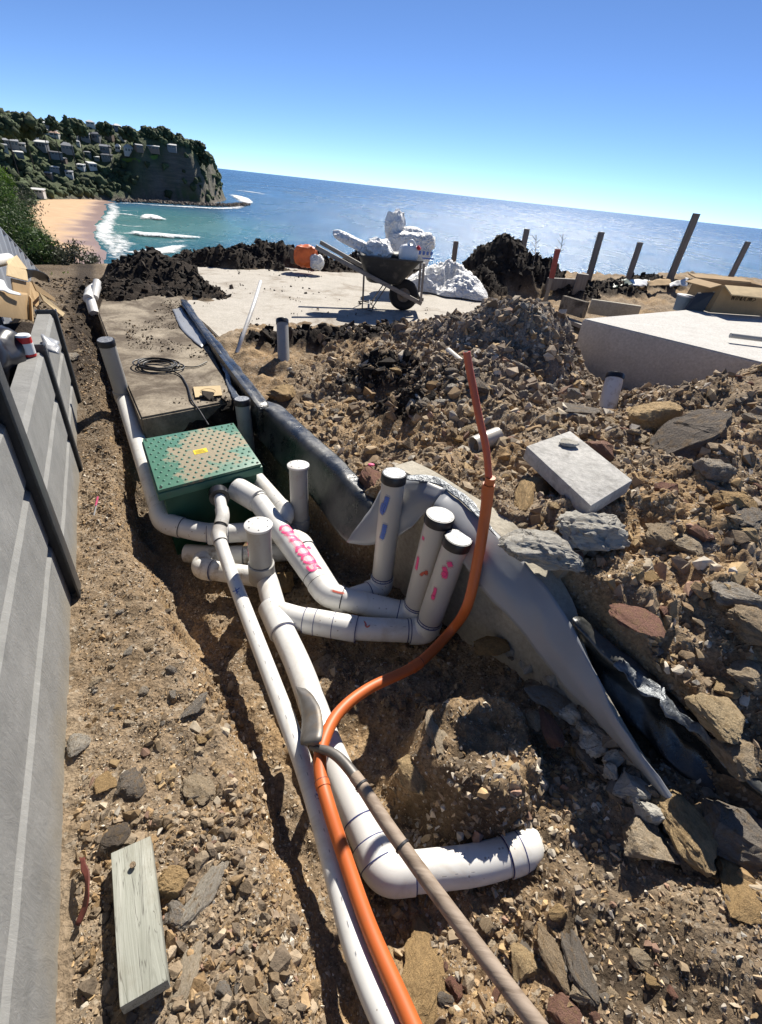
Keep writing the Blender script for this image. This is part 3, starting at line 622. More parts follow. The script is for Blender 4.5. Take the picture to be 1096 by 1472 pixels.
foam('breaking_wave', S([(190, 333), (205, 338), (230, 340), (262, 342), (298, 343)]), [2, 9, 8, 7, 3], 1.6, 'long white breaker in the middle of the bay', 1.15, 4, 2)
foam('breaking_wave', S([(205, 317), (216, 312), (228, 316), (242, 317)]), [3, 9, 6, 3], 1.8, 'small white breaker near the cliff', 1.2, 5, 2)
foam('breaking_wave', S([(160, 310), (175, 308), (190, 310), (205, 312)]), [3, 5, 5, 3], .5, 'faint foam line left of the small breaker', .6, 6, 2)
foam('shore_foam', S([(160, 293), (190, 293), (230, 296), (270, 298), (310, 300), (340, 299), (352, 294)]), [2, 4, 4, 6, 8, 10, 8], .6, 'surf washing along the foot of the cliff', .85, 7, 4, 10)
foam('breaking_wave', S([(332, 280), (345, 284), (354, 290), (358, 294)]), [10, 14, 14, 8], 1.5, 'white water around the point of the headland', 1.0, 8, 6)
foam('breaking_wave', S([(338, 274), (352, 275), (366, 277), (385, 280)]), [10, 14, 14, 8], .8, 'thin line of white water out beyond the point', .8, 9, 6)
for k, (l, w_, d_) in enumerate([([(158, 322), (175, 324), (195, 326), (215, 325)], 3, .5), ([(165, 347), (180, 350), (200, 352)], 3, .5), ([(160, 302), (180, 303), (205, 304)], 3, .45), ([(170, 334), (184, 336), (192, 334)], 4, .6), ([(240, 350), (262, 347), (285, 347)], 4, .4)]): foam('foam_streak', S(l), w_, .15, ['faint foam streak left of the small breaker, beach side', 'foam streak above the wide broken wave', 'faint foam streak nearest the cliff foot', 'foam streak at the beach end of the long breaker', 'thin foam trailing right of the wide broken wave'][k], d_, 30+k, 2, 8)
# headland scrub, trees and houses
M['leafmass'] = attr_mat('leafmass', .9, .5, .4, 1.0)
hx = rng.uniform(-560, -225, 16000); hy = rng.uniform(330, 820, 16000); hz = headland(hx, hy); sdv = -poly_sd(HEADPOLY, hx, hy)
wv = np.interp(hx, [-340, -312, -298, -225], [110, 60, 14, 10]); kk = sdv/wv
keep = (kk > .03) & (hz > SEA+3.5) & ~((hx > -300) & (kk < .95) & (rng.random(16000) > np.where(kk < .4, .6, .30))) & (rng.random(16000) < .62)
hx, hy, hz = hx[keep], hy[keep], hz[keep]; r0 = rng.uniform(1.5, 4.0, len(hx))*np.where(rng.random(len(hx)) < .15, 1.35, 1)
shade = rng.uniform(.55, 1.35, len(hx)); cc = np.c_[.070*shade, .092*shade, .044*shade]
prot = []
for k in range(5):
    P, Fc = ico(2); P = P*(1+.6*n3(P, 2.6, 90+k)+.5*n3(P, 6, 95+k))[:, None]; prot.append((P, Fc))
def ray_hit(px, py, hf, y0, y1, n=900):
    d = ray(px, py); Y = np.linspace(y0, y1, n); P = np.array([0, 0, CAM_H])+d*(Y/d[1])[:, None]; below = P[:, 2] < hf(P[:, 0], P[:, 1])
    if below.any(): return P[int(np.argmax(below))]
    g = P[:, 2]-hf(P[:, 0], P[:, 1]); return P[int(np.argmin(g))]
M['roof_pale'] = plain('roof_pale', (.62, .62, .60), .6); M['roof_grey'] = plain('roof_grey', (.28, .29, .31), .6); M['roof_tile'] = plain('roof_tile', (.48, .32, .24), .8); M['roof_dark'] = plain('roof_dark', (.09, .095, .11), .6)
M['house_white'] = plain('house_white', (.55, .54, .51), .8); M['house_grey'] = plain('house_grey', (.20, .21, .22), .8); M['house_brown'] = plain('house_brown', (.20, .15, .12), .8)
m = NT('far_glass'); m.col((.03, .045, .06)); m.set(Roughness=.15); M['far_glass'] = m.m
HPOS = []
def house(px, py, wpx, hpx, roof, wall, kind, label, lift=0.0, Yr=(330, 800)):
    p = ray_hit(px, py+hpx*.5, headland, *Yr); s = depth(p)/F_PX; w = wpx*s*.76; h = max(2.6, hpx*s*.74); dpt = w*.75
    HPOS.append((p, w)); t = thing('house', label, 'house', p, 'houses on the headland'); z0 = p[2]-2.5; z1 = p[2]+h*.55+1.4+lift
    f = np.array([p[0], p[1]])/np.hypot(p[0], p[1]); rt = np.array([f[1], -f[0]]); a = random.uniform(-.5, .5); ca, sa_ = math.cos(a), math.sin(a); rt, f = rt*ca+f*sa_, f*ca-rt*sa_
    def C(a, b, z): q = np.array([p[0], p[1]])+rt*a*w/2+f*b*dpt/2; return (q[0], q[1], z)
    hull_box('wall', [C(-.92, -.92, z0), C(.92, -.92, z0), C(.92, .92, z0), C(-.92, .92, z0), C(-.92, -.92, z1), C(.92, -.92, z1), C(.92, .92, z1), C(-.92, .92, z1)], M[wall], t)
    e = z1+.03; rh = e+h*(.45 if kind == 'hip' else .22)
    if kind == 'hip': V = [C(-1, -1, e), C(1, -1, e), C(1, 1, e), C(-1, 1, e), C(-.35, 0, rh), C(.35, 0, rh)]; Fc = [(0, 1, 5, 4), (1, 2, 5), (2, 3, 4, 5), (3, 0, 4), (3, 2, 1, 0)]
    elif kind == 'gable': V = [C(-1, -1, e), C(1, -1, e), C(1, 1, e), C(-1, 1, e), C(-1, 0, rh), C(1, 0, rh)]; Fc = [(0, 1, 5, 4), (1, 2, 5), (2, 3, 4, 5), (3, 0, 4), (3, 2, 1, 0)]
    else: V = [C(-1.05, -1.1, e), C(1.05, -1.1, e), C(1.05, 1.05, e+.5), C(-1.05, 1.05, e+.5), C(-1.05, -1.1, e+.45), C(1.05, -1.1, e+.45), C(1.05, 1.05, rh+.6), C(-1.05, 1.05, rh+.6)]; Fc = [(3, 2, 1, 0), (4, 5, 6, 7), (0, 1, 5, 4), (1, 2, 6, 5), (2, 3, 7, 6), (3, 0, 4, 7)]
    mobj('roof', V, Fc, M[roof], t)
    for k in range(max(2, int(wpx/6))):
        n = max(2, int(wpx/6)); a0 = -.8+1.6*k/n+.08; a1 = a0+1.6/n-.16; q = [C(a0, -.94, z1-h*.42), C(a1, -.94, z1-h*.42), C(a1, -.94, z1-h*.10), C(a0, -.94, z1-h*.10)]
        i = [C(a0, -.90, z1-h*.42), C(a1, -.90, z1-h*.42), C(a1, -.90, z1-h*.10), C(a0, -.90, z1-h*.10)]
        hull_box('window', [q[0], q[1], i[1], i[0], q[3], q[2], i[2], i[3]], M['far_glass'], t)
for h in [(72, 180, 24, 9, 'roof_pale', 'house_grey', 'gable', 'long pale roofed house high on the headland skyline'), (80, 194, 17, 8, 'roof_tile', 'house_white', 'hip', 'house with a pinkish tile roof below the long pale roof'),
          (66, 189, 9, 6, 'roof_pale', 'house_white', 'gable', 'tiny white roofed house left of the pink roof'), (40, 190, 18, 6, 'roof_grey', 'house_brown', 'flat', 'low green grey roofed house near the left skyline'),
          (18, 206, 24, 12, 'roof_grey', 'house_grey', 'flat', 'grey flat roofed house at the left edge of the headland'), (33, 210, 12, 8, 'roof_grey', 'house_white', 'flat', 'small pale house beside the left edge house'),
          (62, 208, 20, 14, 'roof_pale', 'house_grey', 'flat', 'grey house with bright flat roof edge at left'), (98, 212, 22, 12, 'roof_grey', 'house_grey', 'hip', 'grey hip roofed house in the middle of the hillside'),
          (108, 193, 16, 14, 'roof_dark', 'house_grey', 'flat', 'tall dark house in the upper middle of the hillside'), (124, 196, 16, 13, 'roof_grey', 'house_grey', 'flat', 'grey glass fronted house right of the tall dark house'),
          (140, 196, 15, 14, 'roof_dark', 'house_grey', 'flat', 'dark boxy house under the skyline'), (157, 193, 17, 12, 'roof_pale', 'house_brown', 'flat', 'house with bright pale roof under the skyline'),
          (131, 178, 16, 7, 'roof_pale', 'house_white', 'hip', 'white house breaking the skyline in the middle'), (169, 183, 14, 7, 'roof_pale', 'house_grey', 'hip', 'pale roofed house on the skyline right of middle'),
          (153, 213, 18, 14, 'roof_grey', 'house_grey', 'gable', 'steep roofed grey house above the green lawn'), (171, 213, 10, 9, 'roof_pale', 'house_white', 'hip', 'small white pyramid roofed house above the lawn'),
          (186, 215, 18, 12, 'roof_pale', 'house_white', 'hip', 'larger white pyramid roofed house above the lawn'), (200, 211, 14, 8, 'roof_grey', 'house_brown', 'gable', 'small brown house right of the pyramid roofs'),
          (221, 213, 22, 8, 'roof_pale', 'house_brown', 'flat', 'long low house with pale roof near the cliff top'), (248, 211, 17, 9, 'roof_pale', 'house_grey', 'gable', 'pale gabled house nearest the end of the cliff'),
          (133, 238, 15, 10, 'roof_pale', 'house_white', 'flat', 'white house low on the hillside above the cliff start'), (118, 240, 13, 7, 'roof_pale', 'house_white', 'flat', 'white flat roofed house low on the hillside'),
          (77, 243, 18, 5, 'roof_pale', 'house_grey', 'flat', 'thin bright roof low on the left hillside'), (101, 250, 13, 8, 'roof_grey', 'house_white', 'flat', 'grey roofed house just above the dune slope'),
          (71, 252, 12, 5, 'roof_grey', 'house_brown', 'flat', 'small dim roof low on the left hillside'), (127, 222, 11, 4, 'roof_grey', 'house_grey', 'flat', 'small grey roof half hidden in trees'), (140, 229, 9, 4, 'roof_pale', 'house_grey', 'flat', 'tiny pale roof below the dark hillside house'),
          (80, 222, 22, 6, 'roof_dark', 'house_grey', 'flat', 'low dark house in trees at mid slope'), (155, 226, 18, 8, 'roof_dark', 'house_grey', 'flat', 'dark house left of the green lawn'), (6, 212, 14, 8, 'roof_grey', 'house_white', 'flat', 'pale house cut by the left picture edge'), (28, 222, 16, 7, 'roof_pale', 'house_grey', 'flat', 'pale roofed house low on the far left slope'), (112, 206, 10, 6, 'roof_pale', 'house_white', 'hip', 'small white house in the centre of the hillside'), (52, 198, 12, 7, 'roof_dark', 'house_white', 'gable', 'white house with dark gable left of the grey flat roofed house'), (176, 197, 12, 6, 'roof_grey', 'house_white', 'flat', 'small pale house under the right skyline trees'), (92, 230, 12, 6, 'roof_grey', 'house_brown', 'gable', 'little brown gabled house on the lower slope')]:
    house(*h)
house(56, 276, 22, 8, 'roof_pale', 'house_white', 'flat', 'low white surf club building at the back of the beach', 0, (330, 560))
ok = np.ones(len(hx), bool)
for p, w in HPOS:
    f = np.array([p[0], p[1]])/np.hypot(p[0], p[1]); dx = (hx-p[0])*f[1]-(hy-p[1])*f[0]; dy = (hx-p[0])*f[0]+(hy-p[1])*f[1]; ok &= ~((np.abs(dx) < w*.62) & (dy > -20) & (dy < w*.6))
hx, hy, hz, r0, cc = hx[ok], hy[ok], hz[ok], r0[ok], cc[ok]
o = scatter('headland_scrub', prot, np.c_[hx, hy, hz+r0*.25], np.c_[r0, r0, r0*.8], cc, M['leafmass'], 3, True); setp(o, 'dense dark green trees and scrub covering the headland', 'scrub', kind='stuff')
shp = np.array(spline([AZ(px, py, SEA) for px, py in [(170, 290), (210, 291), (250, 293), (290, 295), (320, 296), (338, 296), (348, 294)]], 30)); r_ = np.random.default_rng(5); k_ = r_.integers(0, len(shp), 1500); wid = np.interp(k_, [0, len(shp)*.6, len(shp)-1], [5, 10, 6]); sp_ = shp[k_]+np.c_[r_.normal(size=1500)*wid*.5, r_.normal(size=1500)*wid+5, r_.uniform(-.3, .9, 1500)]; ss_ = r_.uniform(.5, 2.0, 1500); sh_ = r_.uniform(.6, 1.4, (1500, 1))
o = scatter('rock_shelf', [hull_stone(1500+k, 10) for k in range(10)], sp_, np.c_[ss_*1.3, ss_*1.3, ss_*.8], np.array([[.17, .14, .115]])*sh_, M['leafmass'], 6); setp(o, 'brown boulders of the rock shelf along the cliff foot', 'rocks', kind='stuff')
lp = [ray_hit(px, py, headland, 480, 720)+[0, 0, 1.2] for px, py in [(168, 230), (195, 229), (228, 224), (200, 234), (176, 236)]]
setp(mobj('lawn', [p for p in lp]+[p-[0, 0, 3] for p in lp], [(0, 1, 2, 3, 4)]+[(i, (i+1) % 5, (i+1) % 5+5, i+5) for i in range(5)], simple('lawn', (.10, .16, .04), .9, .3, .2, .2, .2, .1)), 'bright green lawn strip on top of the cliff', 'lawn', kind='structure')
M['bark'] = simple('bark', (.10, .08, .065), .9, 12, .3, .5, .01, .2)
def far_tree(px, py, hm, rm, kind, label, Y):
    p = AY(px, py, Y); zb = headland(np.array([p[0]]), np.array([p[1]]))[0]; base = np.array([p[0], p[1], zb-.5]); top = p[2]
    t = thing('headland_tree', label, 'tree', base, 'trees on the headland skyline'); tube('trunk', [base, np.array([p[0], p[1], top-.2*hm])], [.45, .2], M['bark'], t, 8)
    r_ = np.random.default_rng(int(px*7+py)); n = 70; a = r_.uniform(0, 6.28, n); q = r_.random(n)**.5
    if kind == 'pine': hh = r_.random(n); pos = np.c_[np.cos(a)*q*rm*(1.05-hh), np.sin(a)*q*rm*(1.05-hh), hh*hm]
    else: hh = r_.random(n); env = np.sqrt(np.clip(1-(hh*2-1)**2, .05, 1)); pos = np.c_[np.cos(a)*q*rm*env, np.sin(a)*q*rm*env, hm*.2+hh*hm*.8]
    pos += [p[0], p[1], top-hm]; sh = r_.uniform(.5, 1.3, n); sc = r_.uniform(.18, .34, n)*rm
    scatter('crown', prot, pos, np.c_[sc, sc, sc], np.c_[.062*sh, .082*sh, .040*sh], M['leafmass'], int(px), True, t)
for a in [(73, 168, 13, 5, 'round', 'round topped dark tree behind the long pale roof', 545), (94, 169, 17, 5.5, 'pine', 'tall dark pine on the skyline right of the long pale roof', 545), (30, 168, 14, 13, 'round', 'broad spreading tree at the left of the skyline', 500), (5, 172, 12, 10, 'round', 'dark tree at the far left of the skyline', 470),
          (58, 172, 9, 4, 'pine', 'small pointed tree left of the long pale roof', 530), (110, 175, 11, 9, 'round', 'bushy skyline tree right of the tall pine', 570), (150, 178, 11, 7, 'round', 'dark bushy tree between the two skyline houses', 590), (185, 186, 9, 9, 'round', 'broad low tree right of the skyline houses', 615), (215, 186, 10, 9, 'round', 'wide crowned tree in the right part of the skyline', 640),
          (234, 186, 12, 10, 'round', 'highest crowned tree in the right part of the skyline', 655), (257, 193, 9, 5, 'round', 'small dark tree sticking up near the cliff end', 668), (276, 203, 10, 6, 'round', 'tree with a small gap near the cliff end', 678), (286, 205, 11, 7, 'round', 'tree leaning over the cliff end', 682), (296, 220, 12, 8, 'round', 'last tree hanging over the cliff edge', 684), (268, 206, 8, 7, 'round', 'low tree right of the pale gabled house', 672)]:
    far_tree(*a)
# ------------------------------------------------------------------ concrete slabs and walls
def prism(name, top, thick, mat, parent=None, bevel=.006):
    bm = bmesh.new(); a = [bm.verts.new(tuple(map(float, p))) for p in top]; f = bm.faces.new(a)
    r = bmesh.ops.extrude_face_region(bm, geom=[f]); vs = [g for g in r['geom'] if isinstance(g, bmesh.types.BMVert)]; bmesh.ops.translate(bm, verts=vs, vec=(0, 0, -thick))
    bmesh.ops.recalc_face_normals(bm, faces=bm.faces)
    if bevel: bmesh.ops.bevel(bm, geom=bm.edges[:], offset=bevel, segments=2, affect='EDGES')
    me = bpy.data.meshes.new(name); bm.to_mesh(me); bm.free(); me.materials.append(mat); return adopt(link(bpy.data.objects.new(name, me)), parent)
o = prism('concrete_slab', [AZ(px, py, .15) for px, py in [(202, 601), (338, 575), (300, 494), (258, 415), (150, 415), (141, 450), (170, 525)]], .20, M['conc_slab'], bevel=.012)
setp(o, 'narrow dirt-stained concrete slab behind the green pit lid', 'concrete slab')
far = [(256, 432), (250, 400), (265, 383.5), (340, 383), (440, 383), (560, 397), (640, 405), (720, 420), (800, 452), (700, 480), (600, 485), (480, 482), (370, 488), (330, 500), (300, 470)]
o = prism('concrete_slab', [AZ(px, py, .1) for px, py in far], .08, M['conc_far'], bevel=.008)
setp(o, 'broad pale sunlit concrete slab under the wheelbarrow', 'concrete slab')
bt = [AZ(838, 458, .6), AZ(1240, 556, .6), AZ(1400, 470, .6), AZ(1180, 438, .6), AZ(1000, 444, .6)]
o = prism('concrete_block', bt, .8, M['conc_block'], bevel=.012)
setp(o, 'thick raised concrete block with bright top at the right', 'concrete block')
# pale timber edge under the block's corner
o = beam('timber_board', AZ(795, 452, .1), AZ(842, 470, .14), .14, .05, M['wood_grey']); setp(o, 'short pale board lying at the corner of the raised block', 'board')

# sleeper retaining wall on the left: each bay's sleepers are parts
rw = thing('retaining_wall', 'grey concrete sleeper retaining wall with dark steel posts on the left', 'retaining wall', UV(1.7, -.4, 0))
def sleeper(u0, u1, z0, z1, vf):
    c = .014; V = []; Fc = []; prof = [(vf-.085, z0+.002), (vf-c, z0+.002), (vf, z0+c*1.6), (vf, z1-c*1.6), (vf-c, z1-.002), (vf-.085, z1-.002)]
    nu = 26
    for i in range(nu+1):
        u = u0+(u1-u0)*i/nu
        for k, (v, z) in enumerate(prof):
            w = .0025*vnoise(u*9, z*11, 5) if 1 < k < 4 else 0; V.append(UV(u, v+w, z))
    for i in range(nu):
        for k in range(5): a = i*6+k; Fc.append((a, a+1, a+7, a+6))
        Fc.append((i*6+5, i*6, i*6+6, i*6+11))
    Fc.append(tuple(range(5, -1, -1))); Fc.append(tuple(range(nu*6, nu*6+6))); return mobj('sleeper', V, Fc, M['sleeper'], rw)
for z0, z1 in ((-.06, .28), (.28, .53), (.53, .78), (.78, 1.03)): sleeper(-.7, 1.765, z0, z1, -.398)
for z0, z1 in ((-.08, .20), (.20, .43), (.43, .67)): sleeper(1.80, 2.86, z0, z1, -.385)
for z0, z1 in ((-.08, .16), (.16, .39), (.39, .62)): sleeper(2.90, 3.86, z0, z1, -.400)
def hpost(u, vf, ztop, w, z0=-.15):
    p = box_uv('post', u-w/2, u+w/2, vf-.008, vf, z0, ztop, M['steel_dark'], rw, .0015); box_uv('web', u-.004, u+.004, vf-.11, vf-.009, z0, ztop, M['steel_dark'], p); box_uv('flange', u-w/2, u+w/2, vf-.118, vf-.111, z0, ztop-.003, M['steel_dark'], p)
hpost(1.783, -.362, .98, .085); hpost(2.88, -.366, .70, .04); hpost(3.88, -.376, .64, .05)

# poured concrete wall on the right of the trench
WL = [(1.66, 1.0, .44), (1.5, 1.03, .46), (1.3, 1.08, .455), (1.1, 1.13, .45), (.93, 1.162, .40), (.75, 1.188, .33), (.61, 1.18, .26), (.45, 1.175, .19), (.3, 1.19, .11), (.18, 1.215, .05)]
V = []; Fc = []; Pw = spline([np.array(UV(u, v, z)) for u, v, z in WL], 5); nW = len(Pw); T = np.gradient(np.array(Pw), axis=0); T[:, 2] = 0; T /= np.linalg.norm(T, axis=1)[:, None]; Nw = np.c_[-T[:, 1], T[:, 0], 0*T[:, 0]]
if (Nw[0]@UV(0, 1)) < 0: Nw = -Nw
rowsW = 12
for i in range(nW):
    e = sstep(nW*.72, nW-1, i)
    for k in range(rowsW):
        q = k/(rowsW-1); zz_ = -.32+(Pw[i][2]+.32)*q; b = .012*fbm(i*.35, k*.7, 3, 51)+e*(.05*fbm(i*.6, k*.9, 3, 52)-.02); p = Pw[i]-Nw[i]*b; V.append((p[0], p[1], zz_-e*.06*abs(vnoise(i*.8, k*.3, 53))))
    for k in range(rowsW):
        q = 1-k/(rowsW-1); zz_ = -.32+(Pw[i][2]+.32)*q; p = Pw[i]+Nw[i]*(.11-.085*sstep(nW*.45, nW*.72, i)); V.append((p[0], p[1], zz_))
m2 = 2*rowsW
for i in range(nW-1):
    for k in range(m2): a = i*m2+k; b = i*m2+(k+1) % m2; Fc.append((a, b, b+m2, a+m2))
Fc.append(tuple(range(m2-1, -1, -1))); Fc.append(tuple(range((nW-1)*m2, nW*m2)))
o = mobj('concrete_wall', V, Fc, M['conc_wall'], smooth=True, sharp=50); setp(o, 'low shaded concrete footing wall behind the three capped risers', 'concrete wall')
# rough mortar footing left at the near end of the wall
def lump(name, line, r, mat, seed, parent=None, rough=.5, n=16, flat=1.0):
    P = spline(line, 6); rr = np.interp(np.linspace(0, 1, len(P)), np.linspace(0, 1, len(r)), r); V, Fc = tube_geo(P, list(rr), n); V = np.array([v[:] for v in V])
    c = np.repeat(np.array(P), n, axis=0); d = V-c; q = n3(V, 9, seed, 4); V = c+d*(1+rough*1.6*q)[:, None]*[1, 1, flat]; return mobj(name, V, Fc, mat, parent, True, 55)
ft = thing('broken_footing', 'rough lump of old mortar footing where the concrete wall ends', 'footing', AZ(880, 1130, -.05))
def chunk(parent, c, r, seed, mat):
    P, Fc = hull_stone(seed, 14, 2, .12); r_ = np.random.default_rng(seed); A = (P*r*r_.uniform(.7, 1.3, 3))@rand_rot(1, r_)[0].T; mobj('chunk', A+c, Fc, M[mat], parent, True, 35)
kk = 0
for line, rad, n_, mt in (([(735, 925, -.05), (775, 985, -.05), (820, 1030, -.02), (850, 1085, -.01), (890, 1150, .0), (940, 1205, .0)], .048, 17, 'mortar'), ([(830, 1005, .08), (870, 1055, .06), (905, 1105, .04), (945, 1150, .03), (995, 1205, .03)], .05, 14, 'mortar'), ([(705, 905, -.06), (750, 950, -.02), (800, 990, .03), (835, 1022, .06)], .033, 12, 'conc_broken'), ([(800, 1010, .02), (850, 1060, .04), (890, 1120, .03), (930, 1170, .02)], .05, 9, 'conc_broken')):
    L2 = spline([AZ(*q) for q in line], 8)
    for i in range(n_):
        q = np.array(L2[int(i/(n_-1)*(len(L2)-1))]); chunk(ft, q+rng.normal(size=3)*.012, rad*rng.uniform(.6, 1.15), 3000+kk, mt); kk += 1
# sheets along the wall
gs = thing('membrane_sheet', 'smooth grey membrane strip standing along the top of the concrete wall', 'membrane', AZ(760, 880, .3))
top = [(640, 703, .475), (690, 745, .46), (745, 798, .42), (800, 862, .36), (845, 945, .28), (880, 1015, .21), (925, 1085, .14), (985, 1160, .08)]
bot = [(622, 735, .41), (656, 795, .345), (696, 850, .275), (749, 905, .215), (806, 980, .145), (862, 1040, .11), (914, 1098, .08), (978, 1175, .04)]
ribbon('strip', [[AZ(*p) for p in top], [AZ(px*.5+qx*.5-2, py*.5+qy*.5, (pz+qz)/2+.01) for (px, py, pz), (qx, qy, qz) in zip(top, bot)], [AZ(*p) for p in bot]], M['grey_sheet'], gs, .004, 7, .012, 3, 9)
ribbon('flap', [[AZ(548, 703, .33), AZ(570, 690, .42), AZ(596, 688, .47), AZ(640, 703, .478)], [AZ(524, 742, .2), AZ(548, 745, .25), AZ(585, 728, .37), AZ(625, 722, .43)], [AZ(497, 779, .07), AZ(530, 784, .09), AZ(562, 775, .18), AZ(592, 758, .30)]], M['grey_sheet'], gs, .003, 6, .01, 5, 10)
ss = ribbon('silver_film', [[AZ(580, 683, .48), AZ(630, 687, .49), AZ(672, 715, .485), AZ(706, 753, .475)], [AZ(584, 690, .475), AZ(634, 700, .475), AZ(680, 738, .47), AZ(716, 772, .46)]], M['silver_sheet'], gs, .003, 8, .010, 8, 12)
bp = thing('plastic_sheet', 'crinkled black plastic sheet draped along the trench edge behind the pit', 'plastic sheet', AZ(430, 660, .1))
tp = [(366, 585, .20), (392, 595, .20), (428, 628, .205), (468, 662, .215), (505, 700, .225), (535, 728, .22)]

lo = [(350, 610, .0), (372, 630, -.02), (410, 675, -.02), (448, 715, -.01), (490, 770, .02), (512, 783, .05)]
ribbon('drape', [[AZ(px+14, py-10, z) for px, py, z in tp], [AZ(*p) for p in tp], [(np.array(AZ(*p))+AZ(*q))/2 for p, q in zip(tp, lo)], [AZ(*p) for p in lo]], M['black_plastic'], bp, .003, 9, .008, 11, 7)
es = thing('edge_strip', 'dark plastic-wrapped edge board running from the black sheet to the far soil', 'edge board', AZ(300, 480, .12))
for a, b, nm in [((375, 588, .21), (318, 512, .21), 'board'), ((318, 512, .21), (262, 432, .21), 'board')]: beam(nm, AZ(*a)-[0, 0, .07], AZ(*b)-[0, 0, .07], .035, .17, M['black_plastic'], es, bevel=.006)
ribbon('film', [[AZ(388, 582, .215), AZ(350, 535, .215), AZ(322, 500, .215), AZ(290, 462, .215), AZ(268, 430, .215)], [AZ(374, 590, .216), AZ(340, 542, .216), AZ(312, 506, .216), AZ(284, 468, .216), AZ(260, 436, .216)]], M['black_plastic'], es, .002, 6, .015, 14, 18)
o = ribbon('film_strip', [[AZ(262, 443, .165), AZ(283, 470, .165), AZ(300, 492, .165)], [AZ(248, 445, .160), AZ(262, 474, .158), AZ(290, 500, .158)]], M['grey_sheet'], None, .003, 6, .01, 15); setp(o, 'short grey film strip lying on the narrow slab', 'film strip')
o = ribbon('film_strip', [[AZ(312, 505, .17), AZ(328, 530, .17), AZ(334, 553, .165), AZ(348, 575, .18)], [AZ(306, 502, .162), AZ(320, 528, .162), AZ(328, 556, .160), AZ(338, 578, .165)]], M['silver_sheet'], None, .003, 6, .015, 16); setp(o, 'torn silver film strip along the narrow slab edge', 'film strip')
rp = thing('plastic_sheet', 'black plastic sheet holding back the rubble at the lower right', 'plastic sheet', AZ(960, 1060, .3))
up = [(822, 897, .33), (880, 950, .27), (940, 1000, .24), (1005, 1062, .20), (1060, 1110, .18), (1110, 1150, .18)]
dn = [(858, 985, .14), (895, 1030, .10), (945, 1078, .07), (1000, 1128, .05), (1060, 1160, .05), (1115, 1190, .05)]
ribbon('drape', [[AZ(px+16, py-12, z+.005) for px, py, z in up], [AZ(*p) for p in up], [AZ((a+d)/2+6, (b+e)/2-4, (c+f)/2) for (a, b, c), (d, e, f) in zip(up, dn)], [AZ(*p) for p in dn]], M['black_plastic'], rp, .003, 8, .02, 21, 10)
ribbon('crinkled_edge', [[AZ(895, 945, .29), AZ(945, 985, .265), AZ(1000, 1042, .235), AZ(1060, 1092, .21)], [AZ(880, 952, .28), AZ(932, 998, .255), AZ(994, 1055, .22), AZ(1052, 1106, .20)]], M['silver_sheet'], rp, .003, 10, .03, 23, 26)

# ------------------------------------------------------------------ pipes
RP = .055
def pen(parent, p, d, r, w=.0035, mat='pen'):
    d = V3(d).normalized(); p = V3(p); V, Fc = tube_geo([p-d*w/2, p+d*w/2], r+.0009, 28, False); return mobj('pen_line', V, Fc, M[mat], parent, True)
def pipe(parent, pts, r, mat='pvc', fil=.09, name='pipe', n=28): return tube(name, fillet(pts, fil), r, M[mat], parent, n)
def socket(parent, a, b, r, mat='pvc', name='coupling', lines=True, pm='pen_black'):
    a = np.asarray(a, float); b = np.asarray(b, float); d = (b-a)/np.linalg.norm(b-a); o = tube(name, [a, a+d*.004, b-d*.004, b], [r+.0015, r+.0065, r+.0065, r+.0015], M[mat], parent, 28)
    if lines:
        for q in (a-d*.001, b+d*.001): pen(parent, q, d, r, .003, pm)
    return o
def elbow(parent, a, b, c, r, mat='pvc', ext=.075, lines=True, pm='pen'):
    a, b, c = [np.asarray(k, float) for k in (a, b, c)]; da = (a-b)/np.linalg.norm(a-b); dc = (c-b)/np.linalg.norm(c-b)
    o = tube('elbow', fillet([b+da*ext, b, b+dc*ext], ext*.8, 9), r+.0045, M[mat], parent, 28)
    if lines:
        pen(parent, b+da*(ext+.002), da, r+.001, .004, pm); pen(parent, b+dc*(ext+.002), dc, r+.001, .004, pm)
    return o
def strokes(name, base, axis, r, th0, paths, mat, parent, width=.006, soft=True):
    """paint on a pipe: each path lists (along, around) in metres on the pipe's surface"""
    A = V3(axis).normalized(); base = V3(base); up = Vector((0, 0, 1)) if abs(A.z) < .9 else Vector((0, -1, 0)); n = (up-A*up.dot(A)).normalized(); w = A.cross(n); V = []; Fc = []; C = []
    def S(s, t, h=.0012): a = th0+t/r; return base+A*s+(n*math.cos(a)+w*math.sin(a))*(r+h)
    for j, path in enumerate(paths):
        P = spline([np.array([*q, 0.0]) for q in path], 7); off = len(V)
        for i, q in enumerate(P):
            t = P[min(i+1, len(P)-1)]-P[max(i-1, 0)]; t = t/max(np.linalg.norm(t), 1e-9); nn = np.array([-t[1], t[0]]); e = 1.0 if 1 < i < len(P)-2 else .25
            for c, al in ((-1, 0), (-.45, .9), (.45, .9), (1, 0)): V.append(S(q[0]+nn[0]*width*c, q[1]+nn[1]*width*c, .0012+.0002*j)); C.append(al*e)
        for i in range(len(P)-1):
            for k in range(3): a = off+i*4+k; Fc.append((a, a+1, a+5, a+4))
    C = np.array(C); return bulk(name, np.array([v[:] for v in V]), np.array(Fc), M[mat], np.c_[C, C, C], True, parent)
def cap_black(parent, p, d, r):
    p = V3(p); d = V3(d).normalized(); t = tube('cap', [p-d*.035, p-d*.001, p+d*.004], [r+.004, r+.004, r+.001], M['capblack'], parent, 28)
    V, Fc = tube_geo([p+d*.0045, p+d*.0055], r*.93, 28); mobj('cap_top', V, Fc, M['foil'], t, True, 40); return t
